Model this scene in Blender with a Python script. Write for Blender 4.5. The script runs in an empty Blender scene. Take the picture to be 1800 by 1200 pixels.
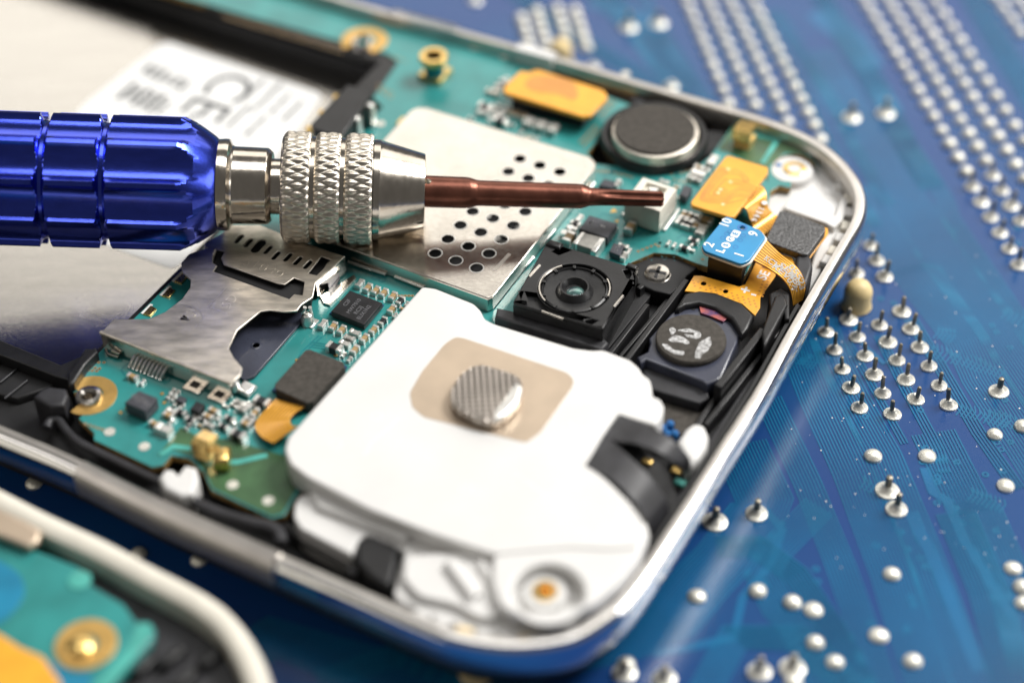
import bpy, math, random
from mathutils import Vector, Matrix
random.seed(7)
S = bpy.context.scene
COL = S.collection
# ------------------------------------------------------------------ camera (1 unit = 1 cm)
S.unit_settings.scale_length = 0.01
FPX, PITCH, ROLL, CAMZ = 3250.0, math.radians(43.5), -0.02, 11.9
F_ = Vector((0, math.cos(PITCH), -math.sin(PITCH)))
R0 = Vector((1, 0, 0)); U0 = R0.cross(F_)
RR = math.cos(ROLL)*R0 + math.sin(ROLL)*U0
UU = -math.sin(ROLL)*R0 + math.cos(ROLL)*U0
CAM = Vector((0, 0, CAMZ))
cd = bpy.data.cameras.new('camera'); cam = bpy.data.objects.new('camera', cd); COL.objects.link(cam)
cd.sensor_width = 36; cd.lens = 36*FPX/1800; cd.clip_start = 0.1; cd.clip_end = 500
cam.matrix_world = Matrix(((RR.x, UU.x, -F_.x, 0), (RR.y, UU.y, -F_.y, 0), (RR.z, UU.z, -F_.z, CAMZ), (0, 0, 0, 1)))
cd.dof.use_dof = True; cd.dof.focus_distance = 16.5; cd.dof.aperture_fstop = 0.104
S.camera = cam
# ------------------------------------------------------------------ studio light
W = bpy.data.worlds.new('World'); S.world = W; W.use_nodes = True
W.node_tree.nodes['Background'].inputs[0].default_value = (1.0, .97, .93, 1)
W.node_tree.nodes['Background'].inputs[1].default_value = 0.085
def softbox(name, az, el, dist, sx, sy, power, color=(1, 1, 1), aim=(0, 12, 0)):
    l = bpy.data.lights.new(name, 'AREA'); l.shape = 'RECTANGLE'; l.size = sx; l.size_y = sy; l.energy = power; l.color = color
    o = bpy.data.objects.new(name, l); COL.objects.link(o)
    az = math.radians(az); el = math.radians(el)
    d = Vector((math.sin(az)*math.cos(el), math.cos(az)*math.cos(el), math.sin(el)))
    o.location = Vector(aim) + d*dist
    o.rotation_euler = (-d).to_track_quat('-Z', 'Y').to_euler()
    return o
softbox('back_softbox', 8, 32.5, 60, 76, 24, 7800, (1, .955, .89))
softbox('key_softbox', 66, 50, 55, 24, 18, 29000, (1, .98, .95))
softbox('overhead_softbox', 10, 80, 50, 26, 20, 5000, (1, .985, .96))
softbox('right_softbox', 95, 13, 50, 26, 16, 3600, (1, .98, .96))
softbox('front_fill', -100, 40, 60, 22, 22, 2200, (1, .93, .85))
S.view_settings.view_transform = 'Standard'; S.view_settings.look = 'None'; S.view_settings.exposure = 0.42
S.cycles.caustics_reflective = False; S.cycles.caustics_refractive = False
S.view_settings.gamma = 1; S.view_settings.use_curve_mapping = False

# ------------------------------------------------------------------ helpers
def P(px, py, z=0.0):
    d = F_ + RR*((px-900)/FPX) - UU*((py-600)/FPX)
    return CAM + d*((z-CAMZ)/d.z)
def proj(v):
    r = v-CAM; k = r.dot(F_)
    return 900+FPX*r.dot(RR)/k, 600-FPX*r.dot(UU)/k
def W2(pts, z): return [(P(x, y, z).x, P(x, y, z).y) for x, y in pts]
ANG = -0.50
U = Vector((math.cos(ANG), math.sin(ANG))); V = Vector((-math.sin(ANG), math.cos(ANG)))
LOC = {}
def link(name, data, loc, parent=None, rot=0):
    o = bpy.data.objects.new(name, data); COL.objects.link(o)
    loc = Vector(loc); LOC[o.name] = loc
    if parent is not None:
        o.parent = parent; o.location = loc-LOC[parent.name]
    else: o.location = loc
    o.rotation_euler = (0, 0, rot)
    return o
def tag(o, label=None, cat=None, group=None, kind=None):
    if label: o['label'] = label
    if cat: o['category'] = cat
    if group: o['group'] = group
    if kind: o['kind'] = kind
    return o
def smooth(me, ang=0.6):
    me.polygons.foreach_set('use_smooth', [True]*len(me.polygons))
    me.set_sharp_from_angle(angle=ang); me.update()
def setmats(me, m):
    me.materials.clear()
    for k in (m if isinstance(m, (list, tuple)) else [m]): me.materials.append(k)
def area(p): return sum(p[i][0]*p[(i+1) % len(p)][1]-p[(i+1) % len(p)][0]*p[i][1] for i in range(len(p)))/2
def rounded(pts, r, n=4):
    out = []; L = len(pts)
    for i in range(L):
        a = Vector(pts[i-1]); b = Vector(pts[i]); c = Vector(pts[(i+1) % L])
        d1 = (a-b); d2 = (c-b); k = min(r, d1.length*.45, d2.length*.45)
        if k < 1e-5: out.append(tuple(b)); continue
        p = b+d1.normalized()*k; q = b+d2.normalized()*k
        for j in range(n+1):
            t = j/n; out.append(tuple((1-t)**2*p+2*t*(1-t)*b+t*t*q))
    return out
def plate_mesh(name, pts, z0, z1, mats, holes=(), bev=.01, res=2):
    cu = bpy.data.curves.new(name, 'CURVE'); cu.dimensions = '2D'; cu.fill_mode = 'BOTH'
    h = (z1-z0)/2; bev = min(bev, h*.95)
    cu.extrude = max(h-bev, 0); cu.bevel_depth = bev; cu.bevel_resolution = res; cu.offset = -bev
    for k, poly in enumerate([pts]+list(holes)):
        a = area(poly); poly = list(poly)
        if (k == 0) != (a > 0): poly.reverse()
        sp = cu.splines.new('POLY'); sp.points.add(len(poly)-1)
        for i, q in enumerate(poly): sp.points[i].co = (q[0], q[1], 0, 1)
        sp.use_cyclic_u = True
    ob = bpy.data.objects.new('tmp', cu)
    me = bpy.data.meshes.new_from_object(ob)
    bpy.data.objects.remove(ob); bpy.data.curves.remove(cu)
    me.name = name; setmats(me, mats)
    for p in me.polygons: p.material_index = 0
    smooth(me)
    return me
def plate(name, pts, z0, z1, mat, parent=None, holes=(), bev=.01, r=0, px=True, res=2, hz=None):
    """solid plate from an outline seen at height z1"""
    if px:
        pts = W2(pts, z1); holes = [W2(h, z1 if hz is None else hz) for h in holes]
    if r: pts = rounded(pts, r)
    cx = sum(p[0] for p in pts)/len(pts); cy = sum(p[1] for p in pts)/len(pts)
    me = plate_mesh(name, [(x-cx, y-cy) for x, y in pts], z0, z1, mat, [[(x-cx, y-cy) for x, y in h] for h in holes], bev, res)
    o = link(name, me, (cx, cy, (z0+z1)/2), parent)
    return o
def circ(cx, cy, r, n=28, a0=0, a1=2*math.pi):
    return [(cx+r*math.cos(a0+(a1-a0)*i/n), cy+r*math.sin(a0+(a1-a0)*i/n)) for i in range(n)]
def boxpts(c, lu, lv, rot=0):
    a = ANG+rot; u = Vector((math.cos(a), math.sin(a))); v = Vector((-math.sin(a), math.cos(a)))
    c = Vector((c[0], c[1]))
    return [tuple(c+u*lu/2*sx+v*lv/2*sy) for sx, sy in ((-1, -1), (1, -1), (1, 1), (-1, 1))]
def obox(name, px, py, z0, z1, lu, lv, mat, parent, bev=.006, r=0, rot=0):
    c = P(px, py, z1)
    return plate(name, boxpts((c.x, c.y), lu, lv, rot), z0, z1, mat, parent, bev=bev, r=r, px=False)
def mesh_obj(name, verts, faces, mats, parent, org=None, mi=None, sm=.6):
    if org is None:
        org = Vector((sum(v[0] for v in verts)/len(verts), sum(v[1] for v in verts)/len(verts), min(v[2] for v in verts)))
    me = bpy.data.meshes.new(name)
    me.from_pydata([tuple(Vector(v)-org) for v in verts], [], faces); setmats(me, mats)
    if mi:
        for p, m in zip(me.polygons, mi): p.material_index = m
    me.update(); smooth(me, sm)
    return link(name, me, org, parent)
def lathe_mesh(name, prof, mats, n=32, mi=None, sm=.5):
    vs, fs, ms = [], [], []
    for r, z in prof:
        for i in range(n):
            a = 2*math.pi*i/n; vs.append((r*math.cos(a), r*math.sin(a), z))
    for k in range(len(prof)-1):
        for i in range(n):
            j = (i+1) % n; fs.append((k*n+i, k*n+j, (k+1)*n+j, (k+1)*n+i)); ms.append(mi[k] if mi else 0)
    fs.append(tuple(range(n))[::-1]); ms.append(0)
    fs.append(tuple((len(prof)-1)*n+i for i in range(n))); ms.append(mi[-1] if mi else 0)
    me = bpy.data.meshes.new(name); me.from_pydata(vs, [], fs); setmats(me, mats)
    for p, m in zip(me.polygons, ms): p.material_index = m
    me.update(); smooth(me, sm)
    return me
def lathe(name, px, py, zref, prof, mats, parent, n=32, mi=None):
    c = P(px, py, zref)
    return link(name, lathe_mesh(name, prof, mats, n, mi), (c.x, c.y, 0), parent)
def smoothpath(pts, sub=6, closed=False):
    out = []; L = len(pts); pts = [Vector(p) for p in pts]
    for i in range(L if closed else L-1):
        g = lambda k: pts[k % L] if closed else pts[max(0, min(L-1, k))]
        p0, p1, p2, p3 = g(i-1), g(i), g(i+1), g(i+2)
        for j in range(sub):
            t = j/sub
            out.append(.5*((2*p1)+(p2-p0)*t+(2*p0-5*p1+4*p2-p3)*t*t+(3*p1-p0-3*p2+p3)*t**3))
    if not closed: out.append(pts[-1])
    return out
def normals2(path, closed=False):
    ns = []; L = len(path)
    for i in range(L):
        a = path[i-1] if (i > 0 or closed) else path[i]; b = path[(i+1) % L] if (i < L-1 or closed) else path[i]
        d = Vector((b[0]-a[0], b[1]-a[1])).normalized(); ns.append(Vector((d.y, -d.x)))
    return ns
def sweep(name, path, prof, mats, parent, closed=True, mi=None, sm=.7):
    """path: world xy, prof: (outward offset, z) closed loop"""
    ns = normals2(path, closed); m = len(prof); vs, fs, ms = [], [], []
    for p, n in zip(path, ns):
        for o, z in prof: vs.append((p[0]+n.x*o, p[1]+n.y*o, z))
    L = len(path)
    for i in range(L if closed else L-1):
        for k in range(m):
            a = i*m+k; b = i*m+(k+1) % m; c = ((i+1) % L)*m+(k+1) % m; d = ((i+1) % L)*m+k
            fs.append((a, b, c, d)); ms.append(mi[k] if mi else 0)
    if not closed:
        fs.append(tuple(range(m))); fs.append(tuple((L-1)*m+k for k in range(m))[::-1]); ms += [0, 0]
    return mesh_obj(name, vs, fs, mats, parent, mi=ms, sm=sm)
def tube(name, pts, r, mat, parent, n=10):
    vs, fs = [], []; pts = [Vector(p) for p in pts]; L = len(pts)
    rr = r if isinstance(r, (list, tuple)) else [r]*L
    for i, p in enumerate(pts):
        d = (pts[min(i+1, L-1)]-pts[max(i-1, 0)]).normalized()
        s = d.cross(Vector((0, 0, 1)))
        if s.length < 1e-3: s = Vector((1, 0, 0))
        s.normalize(); t = s.cross(d)
        for k in range(n):
            a = 2*math.pi*k/n; vs.append(p+s*rr[i]*math.cos(a)+t*rr[i]*math.sin(a))
    for i in range(L-1):
        for k in range(n):
            fs.append((i*n+k, i*n+(k+1) % n, (i+1)*n+(k+1) % n, (i+1)*n+k))
    fs.append(tuple(range(n))[::-1]); fs.append(tuple((L-1)*n+k for k in range(n)))
    return mesh_obj(name, vs, fs, mat, parent)
def ribbon_geo(edgeA, edgeB, th=.012, sub=6, across=4):
    A = smoothpath([P(*e) for e in edgeA], sub); B = smoothpath([P(*e) for e in edgeB], sub)
    return A, B
def ribbon(name, edgeA, edgeB, mat, parent, th=.012, sub=6, across=6, bulge=0):
    """flexible strip between two edge curves given as (px,py,z)"""
    A, B = ribbon_geo(edgeA, edgeB, th, sub); L = len(A); m = across+1
    vs, fs = [], []; uv = []
    for s in (0, 1):
        for i in range(L):
            for k in range(m):
                t = k/across; v = A[i].lerp(B[i], t); v = v+Vector((0, 0, bulge*math.sin(math.pi*t)-s*th)); vs.append(v)
    N = L*m
    for i in range(L-1):
        for k in range(m-1):
            a = i*m+k; fs.append((a, a+1, a+m+1, a+m)); fs.append((N+a, N+a+m, N+a+m+1, N+a+1))
    for i in range(L-1):
        a = i*m; fs.append((a, a+m, N+a+m, N+a)); a = i*m+m-1; fs.append((a, N+a, N+a+m, a+m))
    for k in range(m-1):
        fs.append((k, N+k, N+k+1, k+1)); a = (L-1)*m+k; fs.append((a, a+1, N+a+1, N+a))
    o = mesh_obj(name, vs, fs, mat, parent, sm=.9)
    ul = o.data.uv_layers.new(name='UVMap')
    for lp in o.data.loops:
        q = lp.vertex_index % N; ul.data[lp.index].uv = ((q % m)/across, (q//m)/(L-1))
    return o
def text_mesh(s, size, ext=.0008, off=0):
    cu = bpy.data.curves.new('t', 'FONT'); cu.body = s; cu.size = size; cu.align_x = 'CENTER'; cu.align_y = 'CENTER'
    cu.extrude = ext; cu.offset = off; cu.resolution_u = 3
    ob = bpy.data.objects.new('tmp', cu); me = bpy.data.meshes.new_from_object(ob)
    bpy.data.objects.remove(ob); bpy.data.curves.remove(cu); return me
def text(name, px, py, z, s, size, ang, mat, parent, off=0):
    me = text_mesh(s, size, off=off); setmats(me, mat); me.name = name
    c = P(px, py, z)
    return link(name, me, (c.x, c.y, z+.0012), parent, ang)
def absorb(name, vs, fs, mat, parent):
    # surface pattern: its faces go into the mesh of the part it is printed on
    if parent.type != 'MESH' or parent.data.users > 1: return mesh_obj(name, vs, fs, mat, parent)
    me = parent.data; org = LOC[parent.name]; n = len(me.vertices)
    av = [tuple(v.co) for v in me.vertices]+[tuple(Vector(v)-org) for v in vs]
    af = [tuple(p.vertices) for p in me.polygons]; am = [p.material_index for p in me.polygons]; ms = list(me.materials)
    if mat not in ms: ms.append(mat)
    af += [tuple(n+i for i in f) for f in fs]; am += [ms.index(mat)]*len(fs)
    m2 = bpy.data.meshes.new(me.name+'_p'); m2.from_pydata(av, [], af); setmats(m2, ms)
    for p, k in zip(m2.polygons, am): p.material_index = k
    m2.update(); smooth(m2); parent.data = m2; bpy.data.meshes.remove(me)
    return parent
def lines_mesh(name, lines, z, w, mat, parent, th=.002):
    """many flat strips (world xy polylines) as one pattern mesh"""
    vs, fs = [], []
    for li, ln in enumerate(lines):
        ww = w; zo = z+th+li*3e-5
        if isinstance(ln, tuple): ww, ln = ln
        L = len(ln); ns = normals2(ln)
        b = len(vs)
        for i, p in enumerate(ln):
            k = 1.0
            if 0 < i < L-1:
                d = Vector((ln[i][0]-ln[i-1][0], ln[i][1]-ln[i-1][1])).normalized(); k = 1/max(.5, abs(ns[i].dot(Vector((d.y, -d.x)))))
            vs.append((p[0]+ns[i].x*ww/2*k, p[1]+ns[i].y*ww/2*k, zo)); vs.append((p[0]-ns[i].x*ww/2*k, p[1]-ns[i].y*ww/2*k, zo))
        for i in range(L-1): fs.append((b+2*i, b+2*i+2, b+2*i+3, b+2*i+1))
    return absorb(name, vs, fs, mat, parent)
def bundle(pts, n, pitch, z, s0=None):
    base = [P(x, y, z) for x, y in pts]; base = [(v.x, v.y) for v in base]; ns = normals2(base); out = []
    for k in range(n):
        o = (k-(n-1)/2)*pitch; l = []
        for i, (p, q) in enumerate(zip(base, ns)):
            kk = 1
            if 0 < i < len(base)-1:
                d = Vector((p[0]-base[i-1][0], p[1]-base[i-1][1])).normalized(); kk = 1/max(.5, abs(q.dot(Vector((d.y, -d.x)))))
            l.append((p[0]+q.x*o*kk, p[1]+q.y*o*kk))
        out.append(l)
    return out
def discs_mesh(name, pts, z, r, mat, parent, hole=0, th=.002, n=12):
    vs, fs = [], []
    for q in pts:
        c = P(q[0], q[1], z); rr = q[2] if len(q) > 2 else r; b = len(vs)
        if hole:
            for i in range(n):
                a = 2*math.pi*i/n
                vs.append((c.x+rr*math.cos(a), c.y+rr*math.sin(a), z+th)); vs.append((c.x+rr*hole*math.cos(a), c.y+rr*hole*math.sin(a), z+th))
            for i in range(n):
                j = (i+1) % n; fs.append((b+2*i, b+2*j, b+2*j+1, b+2*i+1))
        else:
            for i in range(n):
                a = 2*math.pi*i/n; vs.append((c.x+rr*math.cos(a), c.y+rr*math.sin(a), z+th))
            fs.append(tuple(b+i for i in range(n)))
    return absorb(name, vs, fs, mat, parent)
def empty(name, loc):
    o = bpy.data.objects.new(name, None); COL.objects.link(o); o.empty_display_size = .5
    o.location = loc; LOC[o.name] = Vector(loc); return o

# ------------------------------------------------------------------ materials
def mat(name, col, rough=.5, metal=0, coat=0, var=.08, vscale=3, bump=0, bscale=60, rvar=.08, spec=.5, col2=None, aniso=None, trans=0, sss=0):
    m = bpy.data.materials.new(name); m.use_nodes = True; nt = m.node_tree; N = nt.nodes; Lk = nt.links
    b = N['Principled BSDF']; b.inputs['Roughness'].default_value = rough; b.inputs['Metallic'].default_value = metal
    b.inputs['Coat Weight'].default_value = coat; b.inputs['Coat Roughness'].default_value = .12
    b.inputs['Specular IOR Level'].default_value = spec
    if trans: b.inputs['Transmission Weight'].default_value = trans
    if sss:
        b.inputs['Subsurface Weight'].default_value = sss; b.inputs['Subsurface Radius'].default_value = (.1, .09, .08)
    tc = N.new('ShaderNodeTexCoord'); mp = N.new('ShaderNodeMapping'); Lk.new(tc.outputs['Object'], mp.inputs[0])
    nz = N.new('ShaderNodeTexNoise'); nz.inputs['Scale'].default_value = vscale; nz.inputs['Detail'].default_value = 6
    Lk.new(mp.outputs[0], nz.inputs['Vector'])
    cr = N.new('ShaderNodeValToRGB'); c = Vector(col[:3]); c2 = Vector(col2) if col2 else c*(1-var*2)
    c1 = c if col2 else c*(1+var)
    cr.color_ramp.elements[0].position = .35; cr.color_ramp.elements[1].position = .65
    cr.color_ramp.elements[0].color = (*[max(0, x) for x in c2], 1); cr.color_ramp.elements[1].color = (*[min(1, x) for x in c1], 1)
    Lk.new(nz.outputs[0], cr.inputs[0]); Lk.new(cr.outputs[0], b.inputs['Base Color'])
    n2 = N.new('ShaderNodeTexNoise'); n2.inputs['Scale'].default_value = bscale; n2.inputs['Detail'].default_value = 4
    Lk.new(mp.outputs[0], n2.inputs['Vector'])
    mr = N.new('ShaderNodeMapRange'); mr.inputs[3].default_value = max(.02, rough-rvar); mr.inputs[4].default_value = min(1, rough+rvar)
    Lk.new(n2.outputs[0], mr.inputs[0]); Lk.new(mr.outputs[0], b.inputs['Roughness'])
    if aniso:  # brushed: stretch the fine noise along one world direction
        mp.inputs['Rotation'].default_value = (0, 0, aniso[0]); mp.inputs['Scale'].default_value = (1, aniso[1], 1)
    if bump:
        bp = N.new('ShaderNodeBump'); bp.inputs['Strength'].default_value = bump; bp.inputs['Distance'].default_value = .01
        Lk.new(n2.outputs[0], bp.inputs['Height']); Lk.new(bp.outputs[0], b.inputs['Normal'])
    return m
M = {}
M['board'] = mat('blue_solder_mask', (.005, .062, .20), .25, 0, 0, vscale=.5, col2=(.008, .045, .185), bump=.01, bscale=25, rvar=.03, spec=.5)
M['trace'] = mat('blue_trace', (.007, .14, .29), .25, 0, 0, var=.10, vscale=1.0, spec=.5)
M['pour'] = mat('blue_pour', (.006, .115, .27), .25, 0, 0, var=.10, vscale=1.0, spec=.5)
M['solder'] = mat('solder', (.80, .78, .70), .38, .55, var=.08, vscale=10, bump=.45, bscale=55)
M['pin'] = mat('pin_metal', (.26, .23, .18), .42, .8, var=.2, vscale=12, bump=.3, bscale=50)
M['chrome'] = mat('chrome', (.88, .88, .89), .09, 1, var=.02, vscale=6, bump=.03, bscale=30, rvar=.05)
M['rimtop'] = mat('rim_satin', (.64, .61, .57), .32, .9, var=.05, vscale=5, bump=.08, bscale=60)
M['keymetal'] = mat('key_metal', (.42, .40, .38), .30, .9, var=.05)
M['black'] = mat('black_plastic', (.012, .012, .013), .38, 0, var=.2, vscale=5, bump=.12, bscale=45, rvar=.12)
M['blackm'] = mat('matte_black_plastic', (.010, .010, .011), .6, 0, var=.2, vscale=5, bump=.2, bscale=80)
M['rubber'] = mat('black_rubber', (.03, .03, .034), .5, 0, var=.2, vscale=6, bump=.1)
M['foam'] = mat('dark_foam', (.075, .068, .060), .9, 0, var=.12, vscale=20, bump=.5, bscale=120, spec=.2)
M['grit'] = mat('gritty_foam', (.06, .06, .062), .40, 0, var=.5, vscale=45, bump=1.0, bscale=38, spec=.9)
M['teal'] = mat('teal_solder_mask', (.030, .255, .245), .33, 0, .4, var=.10, vscale=2.5, bump=.04, bscale=30)
M['tealdk'] = mat('teal_dark_trace', (.012, .20, .22), .35, 0, .3, var=.1)
M['teallt'] = mat('teal_light_trace', (.08, .42, .36), .35, 0, .3, var=.1)
M['olive'] = mat('olive_mask', (.05, .125, .05), .4, 0, .3, var=.2, vscale=3)
M['edge'] = mat('board_edge', (.36, .22, .07), .6, 0, var=.25, vscale=12)
M['white'] = mat('white_plastic', (.72, .712, .695), .40, 0, var=.02, vscale=2, bump=.08, bscale=14)
M['padskin'] = mat('nickel_pad', (.60, .48, .36), .35, .5, var=.04)
M['cream'] = mat('cream_plastic', (.80, .76, .66), .45, 0, var=.04)
M['nickel'] = mat('nickel_sheet', (.70, .66, .60), .22, 1, var=.05, vscale=2, bump=.05, bscale=25, rvar=.07)
M['bracket'] = mat('stained_steel', (.78, .72, .63), .40, 1, var=.14, vscale=4, bump=.12, bscale=60, rvar=.12, aniso=(ANG, 3))
M['brushed'] = mat('brushed_steel', (.53, .51, .475), .17, 1, var=.02, vscale=1, bump=.10, bscale=30, rvar=.05, aniso=(-(ANG+math.pi/2)-1.5708, 9))
M['gold'] = mat('gold_plate', (.90, .62, .22), .28, 1, var=.08, vscale=8, bump=.1)
M['goldflat'] = mat('gold_ring', (.72, .45, .14), .38, .7, var=.08, vscale=6, bump=.1)
M['orange'] = mat('polyimide', (.86, .40, .03), .38, 0, .3, var=.05, vscale=5)
M['orangedk'] = mat('polyimide_trace', (.62, .26, .04), .38, 0, .3, var=.05, vscale=5)
M['orangelt'] = mat('polyimide_edge', (.95, .72, .35), .4, 0, .2, var=.05)
M['silver'] = mat('tinned', (.86, .85, .81), .30, .75, var=.05, vscale=15, bump=.1)
M['capbody'] = mat('capacitor_tan', (.42, .28, .13), .5, 0, .2, var=.1, vscale=15)
M['capgrey'] = mat('capacitor_grey', (.32, .31, .28), .5, 0, .2, var=.1, vscale=15)
M['chip'] = mat('chip_black', (.016, .016, .018), .45, 0, var=.2, vscale=8, bump=.15, bscale=90)
M['chipgrey'] = mat('chip_grey', (.055, .057, .068), .45, 0, var=.1, vscale=8, bump=.1, bscale=90)
M['ink'] = mat('white_ink', (.82, .82, .80), .6, 0, var=.02)
M['chalk'] = mat('grey_chalk', (.60, .60, .60), .7, 0, vscale=30, col2=(.16, .155, .15), bump=.3)
M['greyink'] = mat('grey_ink', (.035, .04, .045), .6, 0, var=.02)
M['chipink'] = mat('chip_marking', (.16, .16, .17), .6, 0, var=.02)
M['engrave'] = mat('engraving', (.85, .80, .72), .35, 1, var=.02)
M['blueconn'] = mat('sky_blue_mask', (.008, .25, .52), .35, 0, .4, var=.05)
M['bluewash'] = mat('teal_blue_mask', (.012, .22, .38), .35, 0, .4, var=.1)
M['bluering'] = mat('deep_blue_ring', (.01, .16, .45), .35, 0, .4, var=.05)
M['sticker'] = mat('sticker_white', (.80, .80, .79), .5, 0, .1, var=.02)
M['blue'] = mat('anodised_blue', (.050, .085, .62), .20, 1, .35, var=.06, vscale=6, bump=.06, bscale=25, rvar=.05, aniso=(0, 4))
M['steel'] = mat('polished_steel', (.66, .60, .52), .17, 1, var=.06, vscale=6, bump=.10, bscale=20, rvar=.07, aniso=(1.5708, .2))
M['knurl'] = mat('knurled_nickel', (.70, .64, .55), .32, 1, var=.06, vscale=6, bump=.05)
M['copper'] = mat('bronzed_steel', (.20, .075, .05), .34, .8, var=.12, vscale=6, bump=.25, bscale=25, rvar=.08, aniso=(1.5708, .25))
M['yellow'] = mat('ivory_nylon', (.82, .64, .32), .5, 0, var=.08, vscale=4, sss=.2)
M['slate'] = mat('slate_film', (.045, .05, .075), .3, 0, .3, var=.15, vscale=3)
M['lens'] = mat('lens_glass', (.16, .34, .30), .06, .4, 1, vscale=10, col2=(.03, .04, .06))
M['pinksh'] = mat('copper_coil', (.45, .12, .10), .4, .3, var=.5, vscale=9, col2=(.03, .04, .16))
M['bluedot'] = mat('bead_and_reflection_blue', (.02, .14, .38), .3, 0, .3)  # bead colour, also paints the blue reflection in the standoff holes
M['glass'] = mat('dark_glass', (.01, .012, .02), .08, 0, .5)
M['navy'] = mat('navy_substrate', (.01, .06, .16), .4)
# anisotropic style knurl bump for the contact button
def knurl_bump(m):
    nt = m.node_tree; N = nt.nodes; Lk = nt.links; b = N['Principled BSDF']
    tc = N.new('ShaderNodeTexCoord'); w = []
    for a in (ANG+.55, ANG+2.1):
        mp = N.new('ShaderNodeMapping'); mp.inputs['Rotation'].default_value = (0, 0, -a); Lk.new(tc.outputs['Object'], mp.inputs[0])
        x = N.new('ShaderNodeTexWave'); x.inputs['Scale'].default_value = 6.0; Lk.new(mp.outputs[0], x.inputs['Vector']); w.append(x)
    mx = N.new('ShaderNodeMath'); mx.operation = 'ADD'; Lk.new(w[0].outputs['Fac'], mx.inputs[0]); Lk.new(w[1].outputs['Fac'], mx.inputs[1])
    bp = N.new('ShaderNodeBump'); bp.inputs['Strength'].default_value = .9; bp.inputs['Distance'].default_value = .025
    Lk.new(mx.outputs[0], bp.inputs['Height']); Lk.new(bp.outputs[0], b.inputs['Normal'])
M['grip'] = mat('gripped_nickel', (.62, .56, .50), .38, .9); knurl_bump(M['grip'])
def striped(name, ca, cb, n=12, rough=.3, metal=.3):
    m = mat(name, ca, rough, metal, .3); nt = m.node_tree; N = nt.nodes; Lk = nt.links; b = N['Principled BSDF']
    tc = N.new('ShaderNodeTexCoord'); mp = N.new('ShaderNodeMapping'); Lk.new(tc.outputs['UV'], mp.inputs[0])
    mp.inputs['Scale'].default_value = (n, 0, 0)
    w = N.new('ShaderNodeTexWave'); w.inputs['Scale'].default_value = .314; w.inputs['Distortion'].default_value = 0
    Lk.new(mp.outputs[0], w.inputs['Vector'])
    cr = N.new('ShaderNodeValToRGB'); cr.color_ramp.elements[0].position = .3; cr.color_ramp.elements[1].position = .45
    cr.color_ramp.elements[0].color = (*cb, 1); cr.color_ramp.elements[1].color = (*ca, 1)
    Lk.new(w.outputs['Fac'], cr.inputs[0]); Lk.new(cr.outputs[0], b.inputs['Base Color'])
    return m
M['flexstripe'] = striped('flex_cable_stripes', (.95, .50, .06), (.30, .09, .01), 9)

# ------------------------------------------------------------------ blue circuit board
brd = empty('circuit_board', (0, 12, 0))
tag(brd, 'large blue circuit board with rows of solder joints lying under everything', 'circuit board')
sheet = plate('board_sheet', [(-25, -4), (25, -4), (25, 40), (-25, 40)], -.16, 0, M['board'], brd, px=False, bev=.01)
pp = .030
bl = []
bl += bundle([(1430, 90), (1560, 300), (1640, 420), (1655, 452), (1725, 540), (1745, 560), (1900, 790)], 16, pp, 0)
bl += bundle([(1500, 330), (1590, 470), (1612, 480), (1700, 600), (1730, 665), (1900, 930)], 15, pp, 0)
bl += bundle([(1575, 220), (1660, 350), (1672, 385), (1790, 560), (1900, 740)], 7, pp, 0)
bl += bundle([(1440, 560), (1470, 640), (1500, 700), (1555, 800), (1620, 960), (1720, 1230)], 11, pp, 0)
bl += bundle([(1400, 600), (1440, 700), (1500, 830), (1570, 1010), (1640, 1230)], 13, pp, 0)
bl += bundle([(1350, 700), (1420, 850), (1480, 1000), (1560, 1230)], 9, pp, 0)
bl += bundle([(1300, 780), (1345, 880), (1330, 905), (1270, 985), (1240, 1015), (1180, 1085), (1120, 1110), (950, 1150), (800, 1210)], 17, pp, 0)
bl += bundle([(1460, 1230), (1400, 1100), (1370, 1070), (1340, 1010), (1360, 970), (1400, 930), (1440, 890)], 10, pp, 0)
bl += bundle([(1640, 760), (1700, 880), (1720, 900), (1790, 1060), (1830, 1230)], 14, pp, 0)
bl += bundle([(1490, 600), (1540, 690), (1590, 780)], 3, pp, 0)
bl += bundle([(1545, 590), (1590, 680), (1650, 790), (1660, 830)], 4, pp, 0)
bl += bundle([(1600, 560), (1650, 640), (1720, 760), (1790, 860)], 5, pp, 0)
bl += bundle([(1360, 20), (1470, 190), (1500, 260), (1560, 360)], 6, pp, 0)
bl += bundle([(1330, 30), (1420, 170), (1480, 290), (1540, 400)], 5, pp, 0)
bl += bundle([(880, -30), (1000, 60), (1120, 130), (1190, 190)], 8, pp, 0)
bl += bundle([(1120, -20), (1180, 80), (1260, 200)], 5, pp, 0)
bl += bundle([(1080, 20), (1150, 120), (1300, 230)], 4, pp, 0)
bl += bundle([(300, 1230), (480, 1120), (600, 1160), (900, 1230)], 14, pp, 0)
bl += bundle([(1700, -20), (1800, 150), (1900, 330)], 10, pp, 0)
bl += bundle([(1680, 900), (1740, 1040), (1790, 1230)], 12, pp, 0)
bl += bundle([(1230, 1230), (1290, 1120), (1400, 1120), (1520, 1230)], 9, pp, 0)
bl += bundle([(1260, 960), (1330, 960), (1400, 1010), (1480, 1130), (1530, 1230)], 8, pp, 0)
bl += bundle([(1480, 60), (1560, 190), (1600, 270), (1640, 330)], 9, pp, 0)
bl += bundle([(1440, -10), (1520, 110), (1570, 200)], 8, pp, 0)
bl += bundle([(1050, -20), (1130, 60), (1200, 160)], 12, pp, 0)
bl += bundle([(560, 1200), (700, 1150), (830, 1210)], 8, pp, 0)
lines_mesh('copper_traces', bl, 0, .014, M['trace'], sheet)
zig = []
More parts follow.
